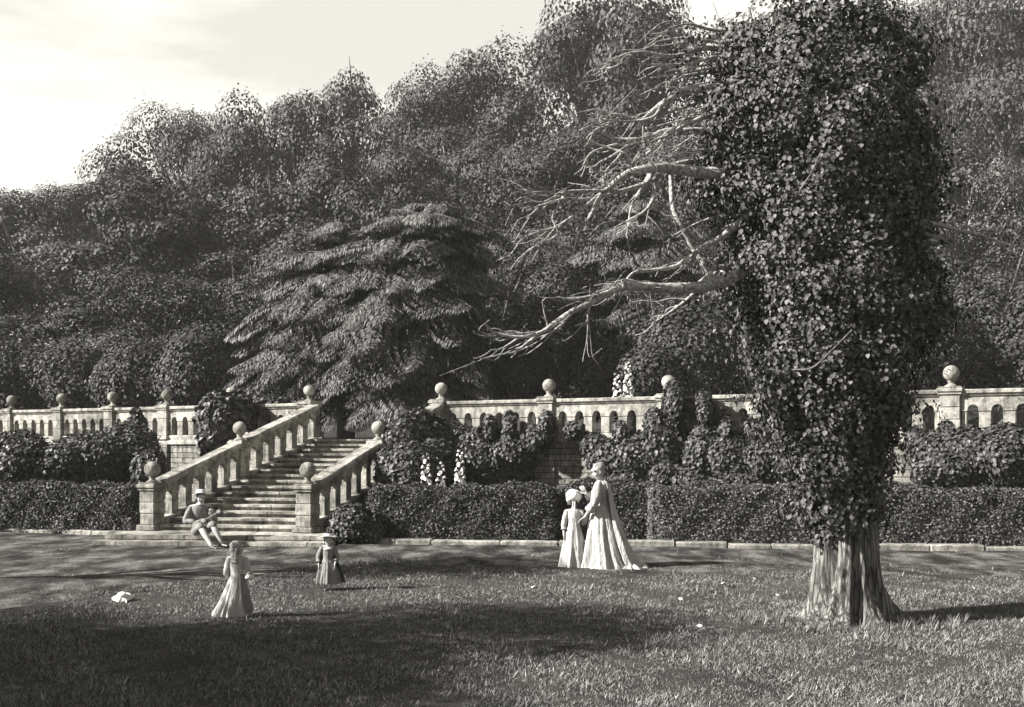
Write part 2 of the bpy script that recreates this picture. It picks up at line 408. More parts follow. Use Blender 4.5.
def arcade(root, s0, s1, slope, z0, nb, hp=0.14, hs=0.58, ht=0.86, hc=1.0, dep=0.11, open_f=0.46, mat=None, bmat=None, arch_r=None):
    """balustrade run on local x from s0 to s1: plinth, flat balusters, arch course, coping. x = along, y = depth, z = up + slope*x"""
    mat = mat or M['stone']
    pitch = (s1-s0)/nb; ow = pitch*open_f; pw = pitch-ow; r = ow/2
    if root.get('no_plinth') is None:
        bm = bmesh.new(); extrude_profile(bm, [(-dep-.05, 0), (dep+.05, 0), (dep+.05, hp*0.7), (dep+0.01, hp), (-dep-0.01, hp), (-dep-.05, hp*.7)], s0, s1, 6)
        shear(bm, slope, z0); bm_obj('plinth', bm, mat, root)
    # balusters: one between neighbouring openings, halves at the ends
    for i in range(nb+1):
        a = s0+i*pitch-pw/2; b_ = a+pw
        a = max(a, s0+0.002); b_ = min(b_, s1-0.002)
        bm = bmesh.new()
        j = random.uniform(-.004, .004)
        box(bm, a+0.008, b_-0.008, -dep+0.012+j, dep-0.012, hp+0.002, hs-0.035, 0.012)
        box(bm, a, b_, -dep-0.006+j, dep+0.006, hs-0.033, hs-0.002, 0.006)
        shear(bm, slope, z0); bm_obj('baluster', bm, mat, root)
    bm = bmesh.new(); K = 8
    for i in range(nb):
        c = s0+(i+0.5)*pitch; xa, xb = c-pitch/2, c+pitch/2
        arc = [(c-r*math.cos(math.pi*k/K), hs+min(r, (ht-hs)-0.05)*math.sin(math.pi*k/K)) for k in range(K+1)]
        low = [(xa, hs)]+arc+[(xb, hs)]
        top = [(xa, ht)]+[(x, ht) for x, _ in arc]+[(xb, ht)]
        fr = [[bm.verts.new((x, y, z)) for x, z in low] for y in (-dep, dep)]
        tp = [[bm.verts.new((x, y, z)) for x, z in top] for y in (-dep, dep)]
        for k in range(len(low)-1):
            if abs(low[k][0]-low[k+1][0]) < 1e-6 and k not in (0,): pass
            try:
                bm.faces.new((fr[0][k], fr[0][k+1], tp[0][k+1], tp[0][k]))
                bm.faces.new((fr[1][k], tp[1][k], tp[1][k+1], fr[1][k+1]))
                bm.faces.new((fr[0][k], fr[1][k], fr[1][k+1], fr[0][k+1]))
            except ValueError: pass
    bmesh.ops.remove_doubles(bm, verts=bm.verts[:], dist=1e-4)
    shear(bm, slope, z0); bm_obj('arch_course', bm, mat, root)
    bm = bmesh.new(); n = max(2, int((s1-s0)/1.1)); x = s0
    for i in range(n):
        xe = s0+(s1-s0)*(i+1)/n
        j = random.uniform(-.006, .006)
        extrude_profile(bm, [(y+j, z) for y, z in coping_prof(0.19, ht+0.002, hc+j*0.5)], x, xe-0.008, 2); x = xe
    shear(bm, slope, z0); bm_obj('coping', bm, mat, root)

def pier(root, s, zb, zt, w=0.23, ball=0.17, y=0, slope_cap=False, plinth=True, courses=4):
    bm = bmesh.new()
    h = zt-zb
    if plinth:
        box(bm, s-w-.06, s+w+.06, y-w-.06, y+w+.06, zb, zb+0.12, 0.02); z = zb+0.122
    else: z = zb
    top = zt-0.17
    for k in range(courses):
        z2 = z+(top-z)/(courses-k)
        ww = w+random.uniform(-.006, .006)
        box(bm, s-ww, s+ww, y-ww, y+ww, z, z2-0.006, 0.014); z = z2
    box(bm, s-w-.03, s+w+.03, y-w-.03, y+w+.03, top, top+0.05, 0.012)
    box(bm, s-w-.06, s+w+.06, y-w-.06, y+w+.06, top+0.052, zt-0.03, 0.02)
    box(bm, s-w-.03, s+w+.03, y-w-.03, y+w+.03, zt-0.028, zt, 0.012)
    p = bm_obj('pier', bm, M['stone'], root)
    bm = bmesh.new()
    lathe(bm, [(0, 0), (0.13, 0), (0.13, 0.025), (0.09, 0.04), (0.065, 0.07), (0.06, 0.10), (0.085, 0.125), (0.05, 0.135)], s, y, zt+0.001, 20)
    lathe(bm, sphere_prof(ball, 16), s, y, zt+0.13+ball*0.93, 28)
    f = bm_obj('ball_finial', bm, M['stone'], p, True)
    return p

def wing(name, label, P0, P1, piers, nb, wall_extra=0):
    """retaining wall with a balustrade, local x from P0 to P1"""
    d = Vector((P1[0]-P0[0], P1[1]-P0[1])); Ln = d.length; a = math.atan2(d.y, d.x)
    root = thing(name, label, 'wall', (P0[0], P0[1], 0), a)
    bm = bmesh.new(); box(bm, 0, Ln, -0.17, 0.17, 0, TZ-0.13, 0.0)
    bm_obj('wall_face', bm, M['ashlar'], root)
    bm = bmesh.new(); extrude_profile(bm, [(-0.24, 0), (0.24, 0), (0.24, 0.06), (0.19, 0.125), (-0.19, 0.125), (-0.24, 0.06)], 0, Ln, 8)
    shear(bm, 0, TZ-0.127); bm_obj('string_course', bm, M['stone'], root)
    ss = [Ln*t for t in piers]
    for s in ss:
        pier(root, s, TZ+0.002, TZ+1.06, 0.2, 0.165, courses=3)
        # buttress below the pier
        bm = bmesh.new(); box(bm, s-0.28, s+0.28, -0.26, -0.172, 0, TZ-0.13, 0.015); bm_obj('buttress', bm, M['ashlar'], root)
    for s, e, n in zip(ss, ss[1:], nb):
        arcade(root, s+0.202, e-0.202, 0, TZ, n)
    return root

# right wing: piers where the picture shows them
XR = [-1.88, 0.93, 3.70, 6.50, 9.15, 11.9]
P0 = (XR[0], y_wall_r(XR[0])); P1 = (XR[-1]+0.2, y_wall_r(XR[-1]+0.2))
tot = XR[-1]+0.2-XR[0]
wing('terrace_wall', 'long sunlit arched stone balustrade and brick-coursed wall behind the lady, hung with climbing roses', P0, P1, [(x-XR[0])/tot for x in XR], [6, 6, 6, 6, 6])
XL = [-19.0, -16.7, -14.5, -12.4, -10.34, -8.05, -5.55]
P0l = (XL[0]-0.2, y_wall_l(XL[0]-0.2)); P1l = (-5.3, y_wall_l(-5.3)); totl = -5.3-XL[0]+0.2
wing('terrace_wall', 'more distant balustraded wall left of the staircase, partly hidden by a dark shrub', P0l, P1l, [(x-XL[0]+0.2)/totl for x in XL], [5]*6)

# staircase
L0 = Vector((-7.75, 23.7)); L1 = Vector((-5.3, 30.0)); R0 = Vector((-4.27, 23.0)); R1 = Vector((-1.88, 29.2))
PLAT = 0.2; NS = 16
def stairs():
    root = thing('stone_staircase', 'broad flight of worn stone steps climbing to the terrace between two ball topped balustrades', 'staircase', (-6, 23.4, 0), 0)
    o = Vector((-6, 23.4))
    riser = (TZ-PLAT)/NS
    ins = 0.10
    bm = bmesh.new()
    for i in range(NS):
        t0 = (i)/NS; t1 = min(1, (i+1)/NS)
        z0, z1 = PLAT+riser*i, PLAT+riser*(i+1)
        a = L0.lerp(L1, t0); b = R0.lerp(R1, t0); c = R0.lerp(R1, t1); d = L0.lerp(L1, t1)
        nose = (a-d).normalized()*0.03
        if i == NS-1: c = c+(c-b); d = d+(d-a)
        def quadbox(a, b, c, d, za, zb, n=14):
            lo = []; hi = []
            for k in range(n+1):
                wob = 0.006*math.sin(k*2.1+i*1.7)+random.uniform(-.004, .004)
                p = a.lerp(b, k/n)-o
                lo.append(bm.verts.new((p.x, p.y, za))); hi.append(bm.verts.new((p.x, p.y+wob, zb+wob*0.8)))
            q = c-o; r = d-o
            bl = [bm.verts.new((q.x, q.y, za)), bm.verts.new((r.x, r.y, za))]; bh = [bm.verts.new((q.x, q.y, zb)), bm.verts.new((r.x, r.y, zb))]
            for k in range(n): bm.faces.new((lo[k], lo[k+1], hi[k+1], hi[k]))
            bm.faces.new(hi+[bh[0], bh[1]]); bm.faces.new((lo[-1], bl[0], bh[0], hi[-1])); bm.faces.new((lo[0], hi[0], bh[1], bl[1])); bm.faces.new((bl[0], bl[1], bh[1], bh[0]))
        quadbox(a+Vector((0, 0.03)), b+Vector((0, 0.03)), c, d, max(0, z0-0.3), z1-0.052)   # riser block
        quadbox(a+nose, b+nose, c, d, z1-0.05, z1)                                        # tread with nosing
    bm_obj('step_flight', bm, M['steps'], root)
    bm = bmesh.new()
    for (f, z0, z1) in ((0.62, 0, 0.10), (0.25, 0.102, 0.2)):
        pts = [(-8.25-f*0.3, 22.55-f+0.15), (-3.75+f*0.3, 21.95-f+0.05+0.3), (-3.6, 24.6), (-7.6, 25.4)]
        lo = [bm.verts.new((x+6, y-23.4, z0)) for x, y in pts]; hi = [bm.verts.new((x+6, y-23.4, z1)) for x, y in pts]
        bm.faces.new(hi); bm.faces.new(list(reversed(lo)))
        for k in range(4): bm.faces.new((lo[k], lo[(k+1) % 4], hi[(k+1) % 4], hi[k]))
    bmesh.ops.bevel(bm, geom=[e for e in bm.edges], offset=0.02, segments=2, affect='EDGES')
    bm_obj('bottom_platform', bm, M['steps'], root)
stairs()

def stair_rail(A, B, label, side):
    d = B-A; Ln = d.length; a = math.atan2(d.y, d.x)
    root = thing('stair_balustrade', label, 'balustrade', (A.x, A.y, 0), a, 'sloping stair balustrades')
    slope = (TZ-PLAT)/Ln
    # string wall beneath
    bm = bmesh.new(); n = 10
    lo = [[bm.verts.new((Ln*k/n, y, 0)) for k in range(n+1)] for y in (-0.15, 0.15)]
    hi = [[bm.verts.new((Ln*k/n, y, PLAT+0.06+slope*Ln*k/n)) for k in range(n+1)] for y in (-0.15, 0.15)]
    for k in range(n):
        bm.faces.new((lo[0][k], lo[0][k+1], hi[0][k+1], hi[0][k])); bm.faces.new((lo[1][k], hi[1][k], hi[1][k+1], lo[1][k+1])); bm.faces.new((hi[0][k], hi[0][k+1], hi[1][k+1], hi[1][k]))
    bm_obj('string_wall', bm, M['stone_block'], root)
    tm = 0.47*Ln
    pier(root, 0, PLAT, 1.22, 0.185, 0.17, courses=3)
    pier(root, tm, PLAT+slope*tm-0.1, PLAT+slope*tm+1.02, 0.16, 0.165, courses=4, plinth=False)
    if side > 0: pass
    arcade(root, 0.187, tm-0.162, slope, PLAT+0.062, 6, hp=0.10, hs=0.56, ht=0.80, hc=0.95, dep=0.10, open_f=0.5)
    arcade(root, tm+0.162, Ln-0.22, slope, PLAT+0.062, 6, hp=0.10, hs=0.56, ht=0.80, hc=0.95, dep=0.10, open_f=0.5)
    return root
stair_rail(L0, L1, 'sloping stone balustrade on the left edge of the stairs, above the lute player', -1)
stair_rail(R0, R1, 'sloping stone balustrade on the right of the stairs, overgrown with climbing leaves', 1)

# ------------------------------------------------------------------ hedges
def hedge(label, xa, xb, front, thick, h, n, round_=0.12, seed=0, mat='hedge'):
    """clipped hedge from world x=xa to xb; front(X) gives its front face"""
    cx = (xa+xb)/2; cy = front(cx)+thick/2
    root = thing('clipped_hedge', label, 'hedge', (cx, cy, 0), 0, 'clipped hedges along the path')
    r = np.random.default_rng(seed)
    nu = 60; prof = []
    # profile around: front bottom -> front top -> back top -> back bottom
    def surf(u, v):
        """u along 0..1, v around 0..1"""
        x = xa+(xb-xa)*u
        y0 = np.interp(x, [xa, xb], [front(xa), front(xb)])
        hh = h*(1+0.03*np.sin(x*2.3+seed)+0.02*np.sin(x*5.1))
        edge = np.minimum((x-xa), (xb-x)); rt = 0.25
        endk = np.sqrt(np.clip(1-(1-np.clip(edge/rt, 0, 1))**2, 0, 1))
        per = 2*hh+thick; s = v*per
        y = np.where(s < hh, 0, np.where(s < hh+thick, s-hh, thick)); z = np.where(s < hh, s, np.where(s < hh+thick, hh, per-s))
        # rounded top edges
        dz = hh-z; dy = np.minimum(y, thick-y); rr = 0.22
        k = np.clip(1-dy/rr, 0, 1); z = np.where(dz < 0.01, hh-rr*(1-np.sqrt(np.clip(1-k*k, 0, 1))), z)
        kk = np.clip(1-(hh-z)/rr, 0, 1); ins = rr*0.6*(1-np.sqrt(np.clip(1-kk*kk, 0, 1)))
        y = np.where(y <= 0, ins, np.where(y >= thick, thick-ins, y))
        z = z*(0.88+0.12*endk); y = thick/2+(y-thick/2)*(0.55+0.45*endk)
        lump = 0.03*np.sin(x*3.1+z*4+seed)+0.022*np.sin(x*7.3-z*6+1+seed)+0.02*np.sin(x*15+z*17)
        nrm = np.stack([np.where(edge < rt, np.where(x < cx, -1, 1)*(1-endk), 0), np.where(s < hh, -1.0, np.where(s < hh+thick, 0, 1)), np.where((s >= hh) & (s < hh+thick), 1.0, 0)], -1)
        p = np.stack([x-cx, y0+y-cy, z], -1)+nrm*lump[..., None]
        return p, nrm
    U, Vv = np.meshgrid(np.linspace(0, 1, 90), np.linspace(0, 1, 40)); p, nn = surf(U, Vv)
    p = p-nn*0.06; V = p.reshape(-1, 3)
    F = [(r_*90+i, r_*90+i+1, (r_+1)*90+i+1, (r_+1)*90+i) for r_ in range(39) for i in range(89)]
    link('twig_core', np_mesh('twig_core', V, F), M['hedge_core'], root, True)
    u = r.random(n); v = r.random(n)*0.78; p, nn = surf(u, v)
    p = p+nn*(r.standard_normal((n, 1))*0.018)
    # ends
    ne = n//14
    for xe, sg in ((xa, -1), (xb, 1)):
        q = np.stack([np.full(ne, xe-cx+sg*0.0)+r.standard_normal(ne)*0.03, float(front(xe))-cy+thick*(0.1+0.8*r.random(ne)), h*0.95*r.random(ne)], -1)
        p = np.concatenate([p, q]); nn = np.concatenate([nn, np.tile([sg, -0.3, 0], (ne, 1))])
    k = len(p); nn = nn*1.0+r.standard_normal((k, 3))*0.55+np.array([0, 0, 0.25])
    tip = r.standard_normal((k, 3))+np.array([0, 0, 0.4])
    link('foliage', leaves('foliage', p, nn, tip, 0.04*(0.7+0.7*r.random(k)), KITE, 1.5), M[mat], root)
M['hedge_core'] = plain('twigs', 0.025, 0.95, 0.05, 12, 0.5, 0.8)
yk = lambda x: float(y_kerb(x))
hedge('dark clipped hedge left of the stairs behind the leftmost stone kerb', -19, -8.45, lambda x: yk(x)+0.35, 1.0, 1.12, 52000, seed=1)
hedge('uneven low hedge between the stairs and the lady, foxgloves rising behind it', -2.95, 0.95, lambda x: yk(x)+0.35, 0.9, 1.16, 38000, seed=2)
hedge('short shaded hedge set back directly behind the lady', 1.0, 3.05, lambda x: yk(x)+1.0, 0.8, 1.22, 18000, seed=3)
hedge('long pale rounded hedge running right behind the ivy tree', 2.85, 12.5, lambda x: yk(x)+0.33, 0.95 if True else 1, 1.2, 90000, seed=4, mat='hedge_pale')

# ------------------------------------------------------------------ climbing plants and shrubs
def shrub(name, label, cat, base, ells, n, size, mat='shrub', group=None, stems=6, tpl=OVAL, **kw):
    base = Vector(base)
    root = thing(name, label, cat, base, 0, group)
    E = [((Vector(c)-base), r) for c, r in ells]
    link('foliage', mass_leaves('foliage', E, n, size, tpl, **kw), M[mat], root)
    T = Tubes()
    for c, r in E:
        for k in range(stems):
            e = Vector(c)+Vector((random.uniform(-.7, .7)*r[0], random.uniform(-.6, .6)*r[1], random.uniform(-.3, .7)*r[2]))
            s = Vector((random.uniform(-.12, .12), random.uniform(-.08, .08), 0)); m = s.lerp(e, 0.5)+Vector((random.uniform(-.1, .1), 0, random.uniform(-.05, .15)))
            T.add([s, m, e], 0.018, 0.005, 5, 4)
    # inner dead twigs fill the dark middle
    for c, r in E:
        for k in range(14):
            d = Vector(rdir(1)[0]); T.add([Vector(c), Vector(c)+Vector((d.x*r[0], d.y*r[1], d.z*r[2]))*0.85], 0.014, 0.004, 4, 2)
    link('stems', T.mesh('stems'), M['dark_bark'], root)
    return root

def E(px, py, Y, rx, rz, ry=None):
    """ellipsoid from pixel centre / pixel radii at depth Y"""
    s = Y/FPX; return (P(px, py, Y), (rx*s, (ry if ry else min(rx, rz))*s if ry is None else ry, rz*s))

shrub('climbing_rose', 'leafy climber smothering the upper half of the right stair balustrade', 'climber', (P(395, 530, 24.8).x, 24.8, 0),
      [E(408, 442, 26.0, 22, 26), E(390, 478, 25.2, 15, 30), E(412, 470, 25.2, 28, 26), E(434, 442, 26.6, 20, 24), E(428, 464, 25.8, 26, 26), E(376, 505, 24.3, 10, 20), E(392, 508, 24.4, 18, 18), E(420, 418, 26.4, 9, 10)], 26000, 0.105, group='climbing roses on the stonework')
def EW(px, py, rx, rz, off=0.42):
    return E(px, py, 27.92/(1+0.57*(px-512)/FPX)-off, rx, rz, 0.42)
shrub('climbing_rose', 'climbing rose spilling over the balustrade between the two leftmost ball piers of the right wall', 'climber', (P(490, 530, 27.6).x, 27.7, 0),
      [EW(458, 452, 22, 26), EW(484, 457, 26, 28), EW(512, 455, 22, 22), EW(536, 438, 14, 12), EW(546, 422, 7, 11), EW(510, 425, 6, 14), EW(490, 428, 7, 12), EW(475, 478, 30, 16), EW(508, 480, 22, 12)], 22000, 0.10, group='climbing roses on the stonework')
shrub('climbing_rose', 'tall climbing rose reaching up beside the ball pier above the gap in the hedges', 'climber', (P(640, 530, 25.9).x, 25.9, 0),
      [EW(612, 460, 24, 20), EW(640, 458, 28, 26), EW(666, 445, 24, 28), EW(674, 404, 10, 22), EW(655, 424, 9, 16), EW(596, 445, 14, 12), EW(575, 430, 9, 8), EW(620, 434, 6, 12), EW(668, 474, 24, 18), EW(630, 480, 25, 14)], 26000, 0.10, group='climbing roses on the stonework')
shrub('climbing_rose', 'climbing rose with upright pale sprays just left of the ivy tree', 'climber', (P(728, 530, 24.9).x, 24.9, 0),
      [EW(705, 452, 22, 28), EW(703, 408, 7, 18), EW(735, 458, 26, 24), EW(765, 460, 22, 22), EW(724, 428, 6, 14), EW(752, 430, 6, 12), EW(700, 478, 26, 16), EW(745, 480, 28, 14), EW(790, 462, 20, 22)], 24000, 0.095, group='climbing roses on the stonework')
shrub('shrub', 'dark bushy shrub against the wall at the right edge, beyond the ivy tree', 'shrub', (P(945, 530, 22.3).x, 22.0, 0),
      [E(938, 455, 22.3, 26, 22), E(965, 454, 22.0, 24, 26), E(945, 430, 22.4, 8, 9), E(915, 440, 22.6, 10, 13), E(950, 470, 21.9, 36, 20), E(1005, 456, 21.6, 28, 30)], 18000, 0.085, group='shrubs against the walls')
shrub('shrub', 'wide dark shrub before the far left wall with a small upright tip', 'shrub', (P(100, 530, 29).x, 28.5, 0),
      [E(95, 458, 29, 42, 26), E(128, 452, 29.4, 28, 28), E(62, 465, 28.6, 30, 22), E(137, 424, 29.8, 7, 16), E(150, 468, 28.5, 16, 20), E(20, 460, 28.6, 30, 28)], 22000, 0.095, group='shrubs against the walls')
shrub('laurel_bush', 'round glossy bush half hiding a ball pier at the bend of the left stair rail', 'shrub', (P(222, 480, 30.2).x, 30.2, 0),
      [E(222, 418, 30.3, 22, 24), E(212, 438, 30.1, 14, 18), E(240, 412, 30.6, 14, 18)], 5500, 0.15, group='shrubs against the walls')
shrub('shrub', 'low dark shrubs under the cedar at the left top of the stairs', 'shrub', (P(292, 440, 32).x, 32, TZ),
      [E(300, 428, 30.6, 16, 20), E(270, 415, 32, 26, 18), E(305, 412, 31.5, 14, 14)], 7000, 0.10, group='shrubs against the walls')
shrub('shrub', 'small leafy bush at the foot of the right newel pier', 'shrub', (P(352, 546, 22.6).x, 22.7, 0),
      [E(352, 526, 22.6, 20, 20), E(338, 535, 22.5, 10, 11), E(372, 530, 22.7, 16, 18)], 5000, 0.075)

# flower spires
def spire(label, base, h, n):
    rot = random.uniform(0, 6); root = thing('foxglove', label, 'flower', base, rot, 'tall pale flower spires')
    T = Tubes(); T.add([(0, 0, 0), (0.02, 0, h*0.5), (0.0, 0.01, h)], 0.012, 0.005, 6, 4)
    link('stem', T.mesh('stem'), M['shrub_stem'], root, True)
    me = spire.me
    for k in range(n):
        t = k/n; z = h*(0.42+0.57*t); a = k*2.4; r = 0.055*(1-0.6*t); s = (1-0.62*t)
        b = bpy.data.objects.new('blossom', me); COL.objects.link(b); b.parent = root
        b.location = (r*math.cos(a), r*math.sin(a), z); b.rotation_euler = (0, R(65), a); b.scale = (1.25*s, 1.25*s, 1.25*s)
    k = 26; a = rng.random(k)*6.28; z = rng.random(k)*h*0.4
    p = np.stack([0.02*np.cos(a), 0.02*np.sin(a), z], -1); nn = np.stack([np.cos(a)*.4, np.sin(a)*.4, np.ones(k)], -1); tp = np.stack([np.cos(a), np.sin(a), np.full(k, 0.2)], -1)
    link('leaves', leaves('leaves', p, nn, tp, 0.18, OVAL), M['shrub'], root)
M['shrub_stem'] = plain('stem', 0.12, 0.6)
M['petal'] = plain('petal', 0.75, 0.6, 0.2, 60, 0.15)
bm = bmesh.new(); lathe(bm, [(0.008, 0), (0.022, 0.02), (0.03, 0.05), (0.06, 0.085), (0.056, 0.088), (0.024, 0.05), (0.01, 0.02), (0, 0.018)], seg=10)
spire.me = bpy.data.meshes.new('blossom'); bm.to_mesh(spire.me); bm.free(); spire.me.materials.append(M['petal']); spire.me.polygons.foreach_set('use_smooth', [True]*len(spire.me.polygons))
for px, py, Y, n, lab in ((426, 452, 23.9, 22, 'leftmost white flower spire of the three behind the hedge'), (441, 461, 23.9, 18, 'shortest middle flower spire of the three behind the hedge'), (460, 449, 23.85, 26, 'tallest flower spire of the three behind the hedge, nearest the lady')):
    p = P(px, py, Y); spire(lab, (p.x, Y, 0.08), p.z-0.08, n)
for px, py, Y, n, lab in ((617, 372, 27.6, 20, 'shorter of two flower spires rising behind the balustrade'), (628, 361, 27.5, 26, 'taller of two flower spires rising behind the balustrade')):
    p = P(px, py, Y); spire(lab, (p.x, Y, TZ), p.z-TZ, n)

# ------------------------------------------------------------------ background trees
def crown_template(seed, n, size, lobes=34, rx=0.36, z0=0.22, z1=1.0):
    global rng
    keep = rng; rng = np.random.default_rng(seed)
    cz = (z0+z1)/2; hz = (z1-z0)/2
    Pn = []; Nn = []; cents = []
    for i in range(lobes):
        d = rdir(1)[0]; rr = (0.45+0.42*rng.random())
        c = np.array([d[0]*rx*rr, d[1]*rx*rr, cz+d[2]*hz*rr*0.95])
        if c[2] > cz: c[:2] *= 1-0.35*(c[2]-cz)/hz
        r = rx*(0.20+0.32*rng.random()**1.3); cents.append(c)
        k = int(n/lobes*(r/rx/0.42)**2); dd = rdir(k); dd[:, 2] = np.where(rng.random(k) < 0.7, np.abs(dd[:, 2]), dd[:, 2])
        rad = r*(1-0.30*rng.random(k)**3+0.1*rng.standard_normal(k)*(rng.random(k) < 0.3))
        sub = rdir(16); near = (dd@sub.T).max(1); rad *= 1+0.5*(near-0.85)
        p = c+dd*rad[:, None]*np.array([1.1, 1.1, 0.62+0.3*rng.random()]); Pn.append(p); Nn.append(dd+1.0*(dd-0.85*sub[(dd@sub.T).argmax(1)]))
    p = np.concatenate(Pn); nn = np.concatenate(Nn); k = len(p)
    nn = nn+0.28*rng.standard_normal((k, 3))+np.array([0, 0, 0.1]); tip = rng.standard_normal((k, 3))+np.array([0, 0, -0.5])
    me = leaves('crown', p, nn, tip, size*(0.6+0.8*rng.random(k)), KITE, 1.5); me.materials.append(M[['tree', 'tree_light', 'tree_dark'][seed % 3]])
    T = Tubes(); T.add([(0, 0, -0.08), (0.01, 0, 0.15), (-0.005, 0.01, 0.35), (0.01, 0, 0.62)], 0.022, 0.008, 8, 4)
    for c in cents:
        zb = max(0.14, min(0.6, c[2]-0.18)); s = np.array([0, 0, zb]); m = s*0.45+c*0.55+np.array([0, 0, -0.02])
        T.add([s, m, c, c+(c-m)*0.6], 0.013, 0.0015, 5, 3)
    tm = T.mesh('trunk'); tm.materials.append(M['bark'])
    rng = keep
    return me, tm
TPL = [crown_template(s, n, sz, lb) for s, n, sz, lb in ((11, 20000, 0.0145, 34), (12, 30000, 0.0105, 28), (13, 24000, 0.013, 40), (14, 24000, 0.012, 24), (15, 30000, 0.0105, 32), (16, 22000, 0.0135, 46))]
words = ['leafy', 'broad', 'rounded', 'dense', 'feathery']
def wtree(px, top, wpx, Y, i, label):
    Zt = EYE+(HZ-top)/FPX*Y; X = (px-512)/FPX*Y; zb = hill_z(X, Y)-0.3; h = Zt-zb; wd = wpx/FPX*Y/0.74*1.35
    root = thing('broadleaf_tree', label, 'tree', (X, Y, zb), random.uniform(0, 6.28), 'trees of the wooded hillside')
    root.scale = (wd, wd, h)
    link('crown', TPL[i % 6][0], None, root); link('trunk', TPL[i % 6][1], None, root)
trees = []
for px, top, wp in ((-40, 200, 130), (30, 176, 110), (75, 172, 90), (128, 142, 90), (185, 92, 85), (236, 100, 80), (295, 82, 90), (358, 52, 95), (425, 62, 95), (475, 36, 125), (520, 70, 90), (592, -16, 125), (650, -14, 105), (707, 82, 80), (760, 50, 90), (830, 20, 110), (900, -20, 120), (958, -35, 125), (1030, -45, 130)):
    trees.append((px, top, wp, 86+6*math.sin(px), 'far'))
for px, top, wp in ((-20, 250, 120), (70, 235, 120), (150, 180, 120), (215, 175, 110), (275, 165, 110), (330, 150, 110), (395, 130, 110), (460, 120, 120), (540, 115, 120), (600, 105, 110), (650, 120, 110), (725, 140, 120), (800, 130, 120), (900, 130, 110), (960, 110, 110), (1030, 120, 110)):
    trees.append((px, top, wp, 66+4*math.sin(px*2), 'middle'))
for px, top, wp in ((0, 310, 130), (90, 300, 120), (165, 262, 120), (240, 250, 120), (320, 215, 110), (500, 200, 110), (560, 215, 110), (700, 225, 120), (770, 250, 110), (930, 230, 120), (1000, 240, 120)):
    trees.append((px, top, wp, 50+3*math.sin(px*3), 'lower'))
def side(px):
    return ('above the left wall' if px < 190 else 'above the staircase' if px < 400 else 'above the middle of the terrace' if px < 580 else 'behind the bare branches' if px < 740 else 'behind the ivy tree' if px < 880 else 'at the right edge')
from collections import defaultdict
cnt = defaultdict(list)
for t in sorted(trees): cnt[(t[4], side(t[0]))].append(t)
ordn = ['leftmost', 'second from the left', 'third from the left', 'fourth from the left', 'fifth from the left']
for (row, sd), lst in cnt.items():
    for k, (px, top, wp, Y, _) in enumerate(lst):
        rowt = {'far': 'skyline', 'middle': 'mid-slope', 'lower': 'lower-slope'}[row]
        lab = f'{rowt} woodland tree {sd}' + ('' if len(lst) == 1 else f', {ordn[k]} of that cluster')
        wtree(px, top, wp, Y, int(abs(px)*7+top) % 6, lab)

# understorey: dense dark shrubs on the terrace edge
def bush(label, ells, n, size):
    b = Vector((ells[0][0].x, ells[0][0].y, TZ-0.05))
    shrub('yew_bush', label, 'bush', b, ells, n, size, 'tree', 'dark bushes on the terrace', stems=3, tpl=KITE, lump=0.25)
bush('dark yew bush right of the big cedar, behind the flower spires', [E(540, 350, 38, 40, 50), E(560, 310, 39, 34, 45), E(515, 385, 37, 30, 30), E(600, 380, 37, 40, 36)], 22000, 0.13)
bush('dark round bush behind the balustrade beneath the bare branches', [E(690, 350, 34, 50, 48), E(740, 340, 35, 36, 55), E(650, 375, 33, 28, 28), E(770, 370, 33, 30, 40)], 24000, 0.12)
bush('dim bush behind the right end of the balustrade', [E(925, 350, 34, 40, 50), E(980, 340, 35, 40, 55), E(890, 370, 34, 30, 40), E(1030, 350, 34, 40, 50)], 22000, 0.13)
bush('low dark bushes behind the far left wall', [E(75, 385, 42, 45, 36), E(20, 380, 42, 40, 40), E(140, 380, 41, 45, 36), E(195, 375, 40, 36, 40)], 24000, 0.14)

